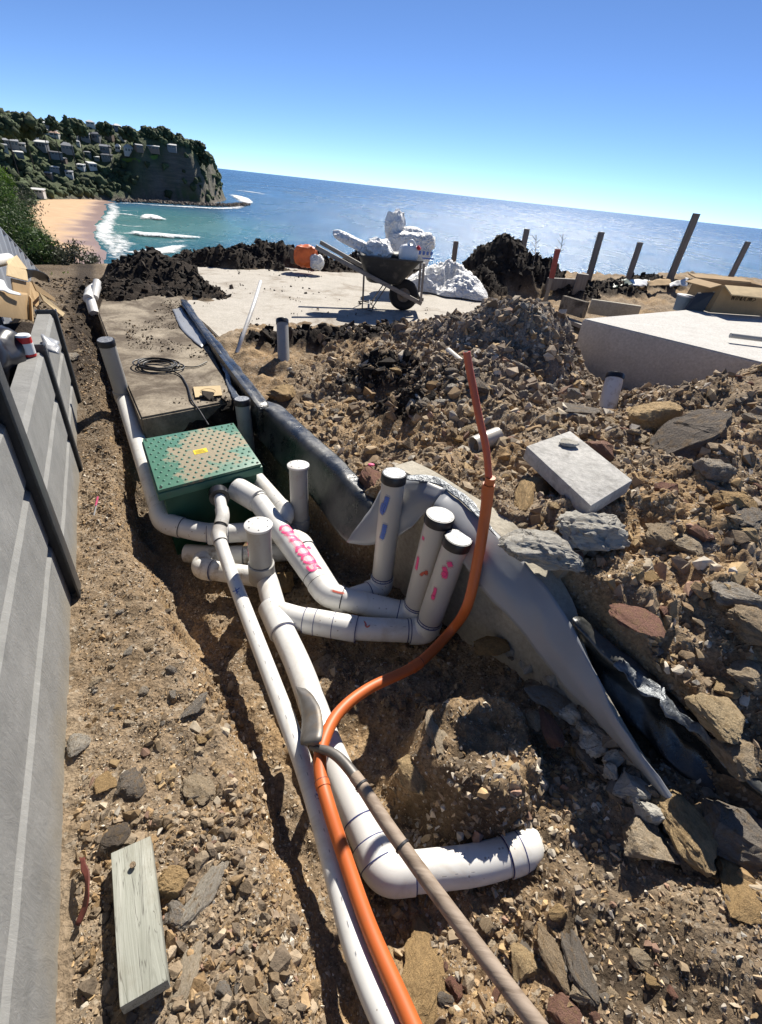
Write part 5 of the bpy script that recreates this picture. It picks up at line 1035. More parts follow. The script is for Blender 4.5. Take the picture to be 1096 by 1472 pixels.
# bulk bag standing behind the barrow
bbp = AY(582, 388, 8.6); bb = thing('bulk_bag', 'white bulk bag with blue print standing behind the barrow', 'bag', bbp)
crumple('body', bbp+[.02, 0, .30], (.36, .30, .26), 21, M['white_bag'], .10, .55, 4, .2, bb); crumple('folded_top', bbp+[-.22, 0, .58], (.15, .16, .22), 22, M['white_bag'], .32, .2, 4, 0, bb); crumple('folded_top', bbp+[.02, .02, .50], (.22, .16, .10), 25, M['white_bag'], .32, .2, 4, 0, bb); crumple('folded_side', bbp+[.26, -.02, .44], (.18, .2, .12), 23, M['white_bag'], .3, .3, 4, 0, bb)
for k in range(4): a = bbp+[.19+.06*k, -.31+.01*k, .30]; beam('letter', a, a+[.035, .004, .0], .012, .05, M['blue_print'], bb)
a = bbp+[.17, -.31, .23]; beam('print_line', a, a+[.26, .03, 0], .012, .02, M['blue_print'], bb)
# white plastic sheet heaped on the ground
def cloth_heap(name, c, rx, ry, h, seed, mat, n=70):
    xs = np.linspace(-1, 1, n); X, Y = np.meshgrid(xs, xs); r = np.sqrt(X*X+Y*Y); th = np.arctan2(Y, X); k = np.maximum(np.abs(X), np.abs(Y)); s = np.where(r > 1e-6, k/np.maximum(r, 1e-6), 1); X2 = X*s; Y2 = Y*s; r = np.sqrt(X2**2+Y2**2)
    edge = 1+.16*np.sin(th*3+seed)+.08*np.sin(th*7+1); fold = np.abs(fbm(X2*2.6+seed, Y2*2.6, 3, seed)); fold2 = np.abs(fbm(X2*6, Y2*6+seed, 3, seed+5))
    Z = h*np.clip(1-r, 0, 1)**.55*(1.15-1.5*fold)+h*.16*(.22-fold2)*np.clip((1.02-r)*6, 0, 1)+.012; P = np.c_[(X2*rx*edge).ravel(), (Y2*ry*edge).ravel(), np.maximum(Z, .004).ravel()]+np.asarray(c); i = np.arange(n*n).reshape(n, n)
    return bulk(name, P, np.stack([i[:-1, :-1], i[:-1, 1:], i[1:, 1:], i[1:, :-1]], -1).reshape(-1, 4), mat, None, True)
o = cloth_heap('plastic_sheet', AZ(643, 416, .11), .70, .85, .42, 4, M['white_bag']); setp(o, 'crumpled white plastic sheet heaped on the slab right of the barrow', 'plastic sheet')
ob = thing('orange_bag', 'crumpled orange bag on the far soil bank', 'bag', AY(440, 378, 9.3)); p = AY(440, 370, 9.3); crumple('body', p+[0, 0, .02], (.19, .14, .16), 31, M['bagorange'], .35, .2, 4, .3, ob); crumple('white_side', p+[.20, -.05, -.05], (.12, .1, .12), 33, M['white_bag'], .3, .3, 3, 0, ob); crumple('dark_end', p+[-.22, 0, 0], (.07, .12, .13), 34, M['rock_dark'], .3, .3, 3, 0, ob)

# ------------------------------------------------------------------ posts, sleepers and box at the right
def post(px, py, tpx, tpy, w, label, z=.2, mat='wood_post', name='timber_post'):
    b = AZ(px, py, z); s = [b+[0, 0, h] for h in np.arange(.1, 2.2, .01)]
    def pr(p): d = depth(p); v = p-[0, 0, CAM_H]; xr = v[0]/d; yd = (-v[1]*sP-v[2]*cP)/d; return 548+F_PX*(xr*cR-yd*sR), 736+F_PX*(xr*sR+yd*cR)
    t = min(s, key=lambda q: abs(pr(q)[1]-tpy)); t = t+np.array([(tpx-pr(t)[0])*depth(t)/F_PX, 0, 0])
    o = beam(name, b-[0, 0, .5], t, w, w*.55, M[mat], None, up=(0, 1, 0), bevel=.006); return setp(o, label, 'post', 'posts along the seaward edge')
post(845, 408, 865, 334, .12, 'grey post rising beside the low timber step'); post(900, 412, 921, 348, .11, 'short grey post between two taller posts'); post(956, 417, 1002, 307, .13, 'tallest leaning post on the seaward edge'); post(1046, 405, 1076, 347, .13, 'post rising behind the open cardboard box')
post(752, 360, 758, 329, .12, 'short post on top of the dark soil heap', .6); post(653, 377, 656, 347, .11, 'short dark stub post left of the dark soil heap', .25)
rs = thing('painted_stake', 'thin stake with red painted top in front of the dark heap', 'stake', AZ(783, 448, .1)); a = AZ(780, 446, .1); b = AY(793, 400, a[1]); c = AY(802, 358, a[1]); beam('stake', a-[0, 0, .2], b, .05, .04, M['wood_post'], rs, up=(0, 1, 0)); beam('red_top', b, c, .075, .04, simple('stake_red', (.28, .06, .045), .7, 20, .3, .2, .002), rs, up=(0, 1, 0))
def slab_beam(name, a, b, w, h, mat, label, cat='beam'): o = beam(name, a, b, w, h, M[mat], None, bevel=.008); return setp(o, label, cat)
slab_beam('concrete_sleeper', AZ(808, 436, .30), AZ(842, 446, .30), .08, .22, 'mortar', 'short dark sleeper end left of the long sleeper'); slab_beam('concrete_sleeper', AZ(848, 440, .30), AZ(918, 450, .30), .08, .20, 'conc_wall', 'long grey sleeper lying between soil and raised block')
slab_beam('timber_board', AZ(786, 408, .35), AZ(832, 410, .35), .06, .20, 'wood_post', 'low horizontal board left of the grey post'); slab_beam('timber_block', AZ(826, 408, .40), AZ(842, 410, .40), .10, .34, 'wood_post', 'dark timber block at the foot of the grey post')
o = ribbon('tarpaulin_scrap', [[AZ(878, 408, .33), AZ(898, 402, .40), AZ(916, 405, .35)], [AZ(880, 414, .3), AZ(900, 410, .34), AZ(918, 412, .3)]], simple('tarp_green', (.02, .05, .03), .5, 10, .3, .3, .01), None, .004, 6, .05, 3); setp(o, 'dark green tarpaulin scrap at the seaward edge', 'tarpaulin')
o = ribbon('sheet_scrap', [[AZ(902, 402, .38), AZ(918, 401, .40), AZ(934, 403, .37)], [AZ(908, 411, .32), AZ(920, 411, .33), AZ(930, 411, .31)]], M['white_plastic'], None, .004, 5, .03, 4); setp(o, 'pale sheet scrap beside the dark green tarpaulin', 'sheet')
o = ribbon('cardboard_scrap', [[AZ(930, 405, .42), AZ(950, 401, .45), AZ(975, 404, .42)], [AZ(935, 412, .36), AZ(952, 410, .37), AZ(972, 411, .36)]], M['cardboard'], None, .006, 5, .03, 5); setp(o, 'brown cardboard scrap at the foot of the tallest post', 'cardboard')
o = ribbon('sheet_scrap', [[AZ(962, 409, .45), AZ(975, 403, .52), AZ(990, 399, .55)], [AZ(964, 413, .42), AZ(978, 410, .45), AZ(988, 412, .42)]], M['pvc_dirty'], None, .004, 5, .03, 6); setp(o, 'small bent sheet scrap right of the tallest post', 'sheet')
bk = thing('bucket', 'small pale blue bucket in front of the raised block far side', 'bucket', AZ(980, 440, .4)); lc_ = AZ(978, 446, .55); tube('body', [lc_, lc_+[0, 0, .17]], [.085, .10], simple('bucket_blue', (.17, .24, .30), .5, 8, .2, .1, .002), bk, 18); tube('rim', [lc_+[0, 0, .165], lc_+[0, 0, .18]], .108, M['pvc'], bk, 18)
# open cardboard box with printed side
cb = thing('cardboard_box', 'open brown cardboard box with folded flap and dark print on the raised block', 'cardboard box', AZ(1060, 450, .45))
b0 = AZ(1019, 449, .605); b1 = AZ(1120, 456, .605); ex = (b1-b0)/np.linalg.norm(b1-b0); ey = np.array([-ex[1], ex[0], 0]); Lb = .86; Wb = .48; Hb = .30; lean = np.array([.05, .03, 0])
def B(a, b, z): return b0+ex*a*Lb+ey*b*Wb+np.array([0, 0, 1])*z*Hb+lean*z
def panel(name, q, mat='cardboard'): n = np.cross(q[1]-q[0], q[3]-q[0]); n = n/np.linalg.norm(n)*.006; return hull_box(name, [k-n for k in q]+[k+n for k in q], M[mat], cb)
fp = panel('front_panel', [B(0, 0, 0), B(1, 0, 0), B(1, 0, 1), B(0, 0, 1)]); panel('side_panel', [B(.01, .02, 0), B(.01, 1, 0), B(.01, 1, 1), B(.01, .02, 1)]); panel('side_panel', [B(.99, .02, 0), B(.99, 1, 0), B(.99, 1, 1), B(.99, .02, 1)]); panel('back_panel', [B(0, 1, 0), B(1, 1, 0), B(1, 1, 1.0), B(0, 1, 1.0)])
panel('flap', [B(.0, -.02, 1.01), B(1, -.02, 1.01), B(.92, -.42, .72), B(-.03, -.42, .78)], 'cardboard_pale'); panel('flap', [B(.01, 1.02, 1.02), B(.99, 1.02, 1.02), B(.99, 1.35, 1.10), B(.01, 1.35, 1.10)]); panel('flap', [B(-.01, .05, 1.0), B(-.01, .95, 1.0), B(-.16, .95, .86), B(-.16, .05, .86)])
xx = .22
for ch, wd in (('W', .06), ('I', .025), ('N', .05), ('D', .05), ('O', .05), ('W', .06), ('S', .045)):
    G = {'W': [[(0, 1), (.25, 0)], [(.25, 0), (.5, .7)], [(.5, .7), (.75, 0)], [(.75, 0), (1, 1)]], 'I': [[(.5, 0), (.5, 1)]], 'N': [[(0, 0), (0, 1)], [(0, 1), (1, 0)], [(1, 0), (1, 1)]], 'D': [[(0, 0), (0, 1)], [(0, 1), (.8, .8)], [(.8, .8), (.8, .2)], [(.8, .2), (0, 0)]], 'O': [[(0, 0), (0, 1)], [(0, 1), (1, 1)], [(1, 1), (1, 0)], [(1, 0), (0, 0)]], 'S': [[(1, 1), (0, .8)], [(0, .8), (1, .3)], [(1, .3), (0, 0)]]}[ch]
    for (a0, z0), (a1, z1) in G: beam('letter_stroke', B(xx+wd*a0, -.014, .52+.2*z0), B(xx+wd*a1, -.014, .52+.2*z1), .003, .014, M['ink'], fp, up=tuple(ey))
    xx += wd+.012
o = hull_box('dark_sheet', [B(-.30, .2, -.05), B(-.04, .1, -.05), B(-.04, .15, -.05), B(-.30, .25, -.05), B(-.22, .2, .62), B(-.02, .1, .72), B(-.02, .15, .72), B(-.22, .25, .62)], M['capblack']); setp(o, 'dark panel leaning against the left of the cardboard box', 'panel')
o = tube('metal_rail', [AZ(1050, 482, .66), AZ(1130, 492, .66)], .022, M['pvc_grey'], None, 12); setp(o, 'short pale rail lying on the rubble at the right edge', 'rail')
# ------------------------------------------------------------------ clutter behind the sleeper wall
def quadpanel(name, q, mat, parent=None, th=.004):
    q = [np.asarray(k, float) for k in q]; n = np.cross(q[1]-q[0], q[3]-q[0]); n = n/np.linalg.norm(n)*th; return hull_box(name, [k-n for k in q]+[k+n for k in q], M[mat], parent)
fn = thing('metal_fence', 'grey ribbed metal fence sloping down at the left edge', 'fence', AV(90, 432, -.95))
ftop = [AV(-60, 268, -.95), AV(0, 330, -.95), AV(30, 362, -.95), AV(60, 395, -.95), AV(84, 411, -.95)]; M['fence'] = simple('fence_grey', (.30, .32, .35), .5, 3, .08, .05, .002, .5)
ft_ = np.array(spline(ftop, 8)); V = []; Fc = []
fr = AV(84, 411, -.95); fb = AV(94, 440, -.95); L_ = np.linspace(0, 1, 61)
for i, t in enumerate(L_):
    k = t*(len(ft_)-1); a = ft_[int(k)]+(ft_[min(int(k)+1, len(ft_)-1)]-ft_[int(k)])*(k-int(k)); off = UV(0, 1)*(.012*(1 if (i//2) % 2 else -1)); V += [a+off, np.array([a[0], a[1], min(a[2]-.9, .1)])+off]
for i in range(60): Fc.append((2*i, 2*i+2, 2*i+3, 2*i+1))
o = mobj('ribbed_sheet', V, Fc, M['fence'], fn); md = o.modifiers.new('t', 'SOLIDIFY'); md.thickness = .003
tube('capping', [p+[0, 0, .01] for p in ft_], .016, M['fence'], fn, 8)
cbx = thing('cardboard_box', 'torn open cardboard box with bright flaps on the left behind the wall', 'cardboard box', AV(50, 440, -.72))
def lv(px, py, v=-.72): return AV(px, py, v)
quadpanel('front_panel', [lv(16, 400, -.66), lv(42, 406, -.66), lv(42, 428, -.66), lv(20, 424, -.66)], 'cardboard', cbx); quadpanel('side_panel', [lv(42, 405, -.66), lv(56, 412, -.60), lv(56, 445, -.60), lv(43, 432, -.66)], 'cardboard', cbx)
quadpanel('flap', [lv(9, 376, -.70), lv(24, 367, -.74), lv(40, 388, -.70), lv(12, 382, -.68)], 'cardboard_pale', cbx); quadpanel('flap', [lv(11, 381, -.66), lv(38, 388, -.66), lv(40, 404, -.64), lv(10, 396, -.64)], 'cardboard_pale', cbx)
quadpanel('flap', [lv(46, 405, -.58), lv(78, 428, -.54), lv(80, 434, -.54), lv(52, 418, -.58)], 'cardboard', cbx); quadpanel('torn_strip', [lv(56, 420, -.56), lv(93, 450, -.52), lv(90, 455, -.52), lv(62, 432, -.56)], 'cardboard_pale', cbx)
cr = thing('cardboard_carton', 'long plain brown carton lying at the left edge', 'carton', AV(15, 450, -.62))
hull_box('body', [lv(-30, 452, -.60), lv(42, 460, -.60), lv(42, 456, -.72), lv(-30, 448, -.72), lv(-30, 416, -.60), lv(40, 424, -.60), lv(40, 419, -.72), lv(-30, 412, -.72)], M['cardboard'], cr, .004); quadpanel('end_flap', [lv(42, 424, -.595), lv(46, 430, -.56), lv(48, 462, -.56), lv(43, 461, -.595)], 'cardboard', cr)
o = tube('white_tube', [lv(-20, 378, -.80), lv(13, 372, -.80)], .045, M['pvc'], None, 18); setp(o, 'white plastic tube lying on the cardboard at the left edge', 'tube')
o = ribbon('plastic_bucket', [[lv(-12, 402, -.62), lv(4, 403, -.60), lv(12, 415, -.58), lv(30, 422, -.57)], [lv(-12, 418, -.60), lv(4, 418, -.585), lv(14, 422, -.575), lv(30, 425, -.565)]], M['white_plastic'], None, .006, 6); setp(o, 'curved white plastic gutter piece on the brown carton', 'gutter')
bs = thing('plastic_straps', 'bundle of black plastic strips beside the torn cardboard box', 'strips', lv(50, 400, -.7))
for k in range(6): tube('strip', spline([lv(39, 400-k*2.4, -.70+.01*k), lv(48+k, 395-k*1.6+2, -.69+.012*k), lv(58+2*k, 398-k*1.1+4, -.68+.012*k), lv(66+k, 403+k*.5, -.68+.012*k)], 6), .008, M['capblack'], bs, 8)
cn = thing('paint_tin', 'red and white tin standing on the sleeper wall', 'tin', UV(2.80, -.43, .67)); b = UV(2.80, -.435, .672)
tube('body', [b, b+[0, 0, .09]], .032, M['red'], cn, 22); tube('label', [b+[0, 0, .012], b+[0, 0, .062]], .0325, M['white_plastic'], cn, 22); tube('lid', [b+[0, 0, .0905], b+[0, 0, .099]], [.033, .030], M['white_plastic'], cn, 22)
o = hull_box('steel_bracket', [UV(1.70, -.52, .98), UV(1.84, -.52, .98), UV(1.84, -.36, .98), UV(1.70, -.36, .98), UV(1.72, -.52, 1.03), UV(1.82, -.52, 1.03), UV(1.82, -.38, 1.03), UV(1.72, -.38, 1.03)], M['steel_dark'], None, .006); setp(o, 'dark steel cap on top of the nearest wall post', 'bracket')
o = crumple('black_bag', UV(2.75, -.62, .66), (.16, .2, .16), 44, M['capblack'], .3, .3, 4); setp(o, 'dark plastic bag behind the red tin', 'bag')
o = ribbon('rag', [[UV(3.05, -.40, .635), UV(3.15, -.41, .66), UV(3.25, -.42, .64)], [UV(3.03, -.33, .62), UV(3.13, -.35, .63), UV(3.22, -.36, .62)]], M['grey_sheet'], None, .004, 6, .03, 6); setp(o, 'grey scrap of cloth hanging on the sleeper wall top', 'cloth')

# ------------------------------------------------------------------ rocks
def mesh_rock(seed, sub, planes, rough):
    P, Fc = hull_stone(seed, 12+seed % 9, 2 if sub < 4 else 3, rough); P = P/np.abs(P).max(axis=0); me = bpy.data.meshes.new('rock'); me.from_pydata(P.tolist(), [], Fc.tolist()); me.update()
    me.polygons.foreach_set('use_smooth', [True]*len(me.polygons)); me.set_sharp_from_angle(angle=R(24)); return me
RMESH = {}
def rock_obj(kind, shape, loc, dims, rot, name='rock'):
    key = (kind, shape)
    if key not in RMESH:
        me = mesh_rock(200+shape*13, 4 if shape >= 100 else 3, 8+shape % 6, .07 if shape < 100 else (.13 if shape in (102, 103) else .075)); me.materials.append(M[kind]); RMESH[key] = me
    o = link(bpy.data.objects.new(name, RMESH[key])); o.location = V3(loc); o.rotation_euler = rot; o.scale = dims; return o
def hero(px, py, wpx, hpx, kind, z, label, shape, rot=None, thick=.6, cat='rock', name='rock', zsink=0.0):
    p = AZ(px, py, z); s = depth(p)/F_PX; a = wpx*s/2*1.12; b = hpx*s/2*1.25
    hz_ = min(a, b)*thick*.8; g_ = gfast(np.array([p[0]]), np.array([p[1]]))[0]
    if px not in (826, 762, 935, 995, 985, 775, 852, 1037, 1060, 672, 788, 790, 770, 706, 917): p[2] = g_+hz_*.38
    r = rot if rot is not None else (0, 0, random.uniform(0, 6.28)); o = rock_obj(kind, shape, p-[0, 0, zsink], (a, b, min(a, b)*thick*.8), r, name); return setp(o, label, cat)
Hh = hero
Hh(762, 708, 40, 92, 'rock_yellow', .47, 'tan wedge of sandstone propping the grey paver', 101, (R(0), 0, R(-28)), .8)
Hh(775, 787, 115, 62, 'conc_broken', .49, 'jagged grey broken concrete lump left of the rounded lump', 102, (R(-2), R(4), R(8)), .75, 'concrete lump', 'concrete_lump'); Hh(852, 760, 112, 76, 'conc_broken', .50, 'rounded grey concrete lump below the paver', 103, (R(-8), 0, R(10)), .75, 'concrete lump', 'concrete_lump')
Hh(1003, 612, 140, 62, 'rock_dark', .62, 'large dark slanting rock at the right of the heap', 104, (R(-14), R(-18), R(30)), .8); Hh(948, 582, 66, 62, 'rock_yellow', .60, 'rounded brown lump behind the large dark rock', 105, None, .9)
Hh(1024, 678, 46, 40, 'rock_pale', .57, 'pale angular stone below the large dark rock', 106, None, .8); Hh(917, 893, 58, 64, 'rock_red', .42, 'flat reddish stone on the lower heap', 107, (R(-8), R(2), R(25)), .35); Hh(1062, 855, 84, 40, 'rock_pale', .46, 'long pale stone at the right edge', 108, (0, R(8), R(5)), .6)
Hh(1078, 905, 60, 60, 'rock_tan', .42, 'tan stone below the long pale stone', 109, None, .7); Hh(1080, 968, 50, 44, 'rock_tan', .36, 'knobbly tan stone at the right edge of the lower heap', 110, None, .7); Hh(1037, 1030, 72, 52, 'rock_yellow', .31, 'yellow brown stone above the black plastic edge', 111, None, .7); Hh(1060, 1085, 56, 50, 'rock_tan', .27, 'pair-like tan stone just above the black plastic', 112, None, .7)
Hh(1062, 1188, 92, 82, 'rock_grey', .12, 'big grey rock below the black plastic at the right', 113, (R(-6), 0, R(20)), .7); Hh(985, 1192, 62, 92, 'rock_yellow', .06, 'upright tan rock at the broken footing end', 114, (R(-4), R(-6), R(20)), .7); Hh(935, 1215, 70, 60, 'rock_tan', .02, 'tan rock wedged under the broken footing', 115, None, .7); Hh(995, 1230, 70, 54, 'mortar', .02, 'dark mortar covered rock below the upright tan rock', 116, None, .7)
Hh(1085, 1272, 100, 92, 'rock_yellow', .13, 'bright flat sandstone slab at the lower right edge', 117, (R(-6), R(2), R(30)), .28); Hh(610, 1402, 74, 140, 'rock_yellow', -.10, 'tall yellow brown sandstone between conduit and shovel handle', 118, (R(-6), R(2), R(6)), .5)
Hh(817, 577, 92, 26, 'rock_grey', .46, 'flat grey stone slab below the grey rubble mound', 119, (R(6), 0, R(4)), .22); Hh(838, 603, 70, 24, 'rock_grey', .40, 'second flat stone tucked under the flat slab', 120, (0, 0, R(-6)), .3); Hh(826, 566, 20, 18, 'rock_grey', .52, 'small cube-like stone on top of the flat slab', 121, None, .9)
Hh(536, 688, 32, 50, 'rock_red', .26, 'reddish brick-like stone with pink paint beside the back riser', 122, (0, 0, R(20)), .9); pk = AZ(534, 668, .335); V_, F_2 = ico(2); o = mobj('paint_spot', V_*[.018, .014, .006]+pk, F_2, M['pink'], None, True); setp(o, 'small patch of pink paint on the brick-like stone', 'paint')
Hh(706, 932, 32, 42, 'rock_yellow', -.02, 'orange brown stone at the foot of the wall', 123, None, .9); Hh(788, 1003, 64, 32, 'rock_grey', .06, 'pale grey shard leaning at the wall foot', 124, (R(-2), R(4), R(-20)), .35); Hh(790, 1045, 26, 50, 'rock_red', .04, 'narrow brick-coloured stone below the pale shard', 125, (0, R(10), R(10)), .8); Hh(770, 1035, 24, 28, 'rock_tan', .04, 'small tan stone beside the narrow stone', 126, None, .8)
Hh(405, 562, 40, 30, 'rock_yellow', .18, 'tan stone by the lone riser', 127, None, .8); Hh(400, 745, 40, 40, 'rock_yellow', -.16, 'sandstone wedge behind the junction riser', 128, None, .8) if False else None
Hh(398, 832, 34, 40, 'rock_yellow', -.18, 'brown stone under the pink pipe', 128, None, .9); Hh(455, 945, 30, 44, 'rock_tan', -.16, 'pale stone beside the main pipe stem', 129, None, .9)
Hh(290, 1280, 30, 84, 'rock_pale', .02, 'long pale sandstone splinter right of the timber offcut', 130, (0, R(6), R(-18)), .6); Hh(264, 1402, 32, 70, 'rock_tan', .02, 'tan splinter below the long pale splinter', 131, (0, 0, R(-8)), .5); Hh(112, 1070, 34, 26, 'rock_pale', .02, 'pale oval stone against the sleeper wall', 132, None, .5); Hh(282, 1012, 18, 40, 'rock_grey', .02, 'upright grey stone on the gravel bank', 133, (0, 0, R(-20)), .8)
Hh(284, 1125, 48, 32, 'rock_tan', .02, 'rounded stone with ochre end on the bank', 134, None, .6); Hh(186, 1128, 44, 34, 'rock_grey', .02, 'dark grey clay lump above the timber offcut', 135, None, .6); Hh(165, 1200, 34, 32, 'rock_dark', .02, 'dark slate piece touching the timber offcut', 136, None, .5); Hh(150, 1126, 28, 26, 'rock_yellow', .02, 'ochre and tan stone left of the clay lump', 137, None, .5); Hh(240, 1265, 44, 40, 'rock_yellow', .02, 'ochre clod right of the timber offcut', 138, None, .7); Hh(250, 1312, 30, 40, 'rock_grey', .02, 'crumbly grey brown clod beside the splinters', 139, None, .7)
Hh(99, 507, 22, 18, 'rock_pale', .12, 'pale rock at the foot of the far sleeper wall', 140, None, .6); Hh(112, 500, 12, 8, 'rock_tan', .1, 'small tan rock at the far trench edge', 141, None, .5); Hh(755, 1385, 44, 40, 'rock_yellow', -.10, 'ochre stone right of the shovel handle', 142, None, .7); Hh(800, 1378, 36, 70, 'rock_tan', -.08, 'pale splinter in the rubble at the bottom', 143, (0, R(10), R(20)), .6); Hh(835, 1390, 30, 70, 'rock_grey', -.06, 'grey splinter beside the pale bottom splinter', 144, (0, 0, R(14)), .6); Hh(820, 1460, 50, 40, 'rock_red', -.08, 'reddish stone at the bottom edge', 145, None, .6)
Hh(620, 1090, 30, 60, 'rock_tan', -.12, 'thin pale stone sunk in the trench clay', 146, (0, 0, R(10)), .6); Hh(590, 1130, 36, 44, 'rock_yellow', -.12, 'ochre stone under the clay clump', 147, None, .7); Hh(672, 1108, 20, 50, 'rock_red', -.04, 'dark red stone in the side of the clay clump', 148, None, .7)
Hh(1060, 720, 60, 36, 'rock_yellow', .56, 'yellow topped stone at the right of the heap', 149, None, .7); Hh(1075, 740, 60, 34, 'rock_grey', .55, 'grey stone joined below the yellow topped stone', 150, None, .7); Hh(955, 755, 46, 40, 'rock_tan', .52, 'lumpy tan stone in the middle of the heap', 151, None, .8); Hh(1020, 770, 36, 30, 'rock_pale', .53, 'pale stone right of the lumpy tan stone', 152, None, .7)

def mesh_list(kinds, shapes): return [(k, s) for k in kinds for s in shapes]
def region_rocks(n, xy, smin, smax, kinds, label, group, seed, alpha=1.6):
    r_ = np.random.default_rng(seed); made = 0
    for _ in range(n*6):
        if made >= n: break
        x, y = xy(r_); u, v = toUV(x, y)
        if v < -.34 and u < 4: continue
        z = gfast(np.array([x]), np.array([y]))[0]; s = smin*(1-r_.random()*(1-(smin/smax)**alpha))**(-1/alpha)
        k = kinds[r_.integers(len(kinds))]; o = rock_obj(k, int(r_.integers(12)), (x, y, z+s*.12), (s*r_.uniform(.8, 1.35), s*r_.uniform(.7, 1.05), s*r_.uniform(.45, .8)), (r_.normal()*.25, r_.normal()*.25, r_.uniform(0, 6.28)))
        setp(o, label, 'rock', group); made += 1
def quad_xy(*pxz):
    c = [AZ(*p)[:2] for p in pxz]
    def f(r_): a, b = r_.random(2); return (c[0]*(1-a)+c[1]*a)*(1-b)+(c[3]*(1-a)+c[2]*a)*b
    return f
region_rocks(105, quad_xy((740, 780, .43), (1120, 1120, .22), (1120, 560, .55), (720, 600, .45)), .018, .075, ['rock_tan', 'rock_tan', 'rock_yellow', 'rock_yellow', 'rock_grey', 'rock_pale', 'rock_red'], 'loose sandstone rock in the brown spoil heap right of the grey membrane', 'rocks on the right spoil heap', 1)
region_rocks(45, quad_xy((420, 600, .15), (720, 660, .35), (690, 560, .4), (420, 540, .12)), .016, .06, ['rock_tan', 'rock_grey', 'rock_pale', 'rock_yellow'], 'loose stone in the rubble between the lone riser and the orange conduit', 'rocks in the middle rubble', 2)
region_rocks(70, quad_xy((620, 600, .4), (880, 590, .4), (860, 478, .6), (640, 470, .5)), .025, .085, ['rock_grey', 'rock_grey', 'rock_dark', 'rock_pale'], 'grey stone in the mound of rubble before the pale slab', 'rocks on the grey mound', 3)
region_rocks(45, quad_xy((130, 1470, 0), (400, 1470, 0), (250, 860, 0), (120, 860, 0)), .007, .022, ['rock_tan', 'rock_grey', 'rock_pale', 'rock_dark', 'rock_yellow'], 'small stone on the gravel bank beside the sleeper wall', 'stones on the gravel bank', 4, 1.2)
region_rocks(40, quad_xy((640, 1472, -.1), (1080, 1472, .1), (900, 1280, .0), (640, 1320, -.12)), .007, .03, ['rock_tan', 'rock_grey', 'rock_yellow', 'rock_red'], 'small stone in the rubble at the bottom right of the trench', 'stones at the bottom of the trench', 5, 1.2)
region_rocks(14, quad_xy((1040, 500, .62), (1110, 520, .62), (1110, 462, .62), (1060, 466, .62)), .04, .11, ['rock_grey', 'rock_tan', 'rock_pale'], 'stone in the rubble lying on the raised concrete block', 'rocks on the raised block', 6)

# ------------------------------------------------------------------ gravel and clods
def small_protos(n, sub, seed): 
    out = []
    for k in range(n):
        P, Fc = rock_verts(seed+k, sub, 7, .15, (.5, .95)); out.append((P/np.abs(P).max(), Fc))
    return out
PAL = np.array([(.38, .29, .19), (.29, .21, .13), (.47, .39, .29), (.23, .175, .125), (.36, .245, .13), (.54, .48, .39), (.28, .225, .165), (.34, .26, .175), (.22, .155, .095), (.42, .29, .165), (.31, .23, .15), (.28, .20, .13)])
def spread(n, xy, smin, smax, alpha, seed, pal=PAL, cond=None, lift=.25):
    r_ = np.random.default_rng(seed); P = np.array([xy(r_) for _ in range(n)]) if callable(xy) else xy; x, y = P.T; u, v = toUV(x, y); ok = ~((v < -.37) & (u < 4)) & (y > -.8)
    if cond is not None: ok &= cond(x, y, u, v)
    x, y = x[ok], y[ok]; s = smin*(1-r_.random(len(x))*(1-(smin/smax)**alpha))**(-1/alpha); z = gfast(x, y)+s*r_.uniform(-.4, .2, len(x)); c = pal[r_.integers(0, len(pal), len(x))]*r_.uniform(.7, 1.2, len(x))[:, None]
    return np.c_[x, y, z], np.c_[s*r_.uniform(.8, 1.3, len(x)), s*r_.uniform(.7, 1.1, len(x)), s*r_.uniform(.5, .85, len(x))], c
def box_xy(n, x0, x1, y0, y1, seed): r_ = np.random.default_rng(seed); return np.c_[r_.uniform(x0, x1, n), r_.uniform(y0, y1, n)]
def uvbox(n, u0, u1, v0, v1, seed): r_ = np.random.default_rng(seed); u = r_.uniform(u0, u1, n); v = r_.uniform(v0, v1, n); return np.c_[-.5*u+.866*v, .866*u+.5*v]
def patch(x, y, sc, s, lo): return fbm(x*sc, y*sc, 3, s) > lo
B20 = small_protos(8, 1, 500)
ico1 = [(p, f) for p, f in B20]
def gravel(name, sets, label, mat='pebble', seed=0, protos=B20):
    P = np.concatenate([s[0] for s in sets]); S = np.concatenate([s[1] for s in sets]); C = np.concatenate([s[2] for s in sets]); o = scatter(name, protos, P, S, C, M[mat], seed); setp(o, label, 'gravel', kind='stuff'); return o
ICO0 = []
_b = bmesh.new(); bmesh.ops.create_icosphere(_b, subdivisions=1, radius=1); _v = np.array([v.co[:] for v in _b.verts]); _f = np.array([[v.index for v in f.verts] for f in _b.faces]); _b.free()
for k in range(16): ICO0.append(hull_stone(900+k, 9))
MIX = []
for k in range(18): MIX.append(hull_stone(860+k, 10))
OCT = []
for k in range(10):
    r_ = np.random.default_rng(700+k); q_ = np.array([(1, 0, 0), (-1, 0, 0), (0, 1, 0), (0, -1, 0), (0, 0, 1), (0, 0, -1)], float)*r_.uniform(.45, 1, (6, 1))+r_.normal(size=(6, 3))*.22; OCT.append((q_, np.array([(0, 2, 4), (2, 1, 4), (1, 3, 4), (3, 0, 4), (2, 0, 5), (1, 2, 5), (3, 1, 5), (0, 3, 5)])))
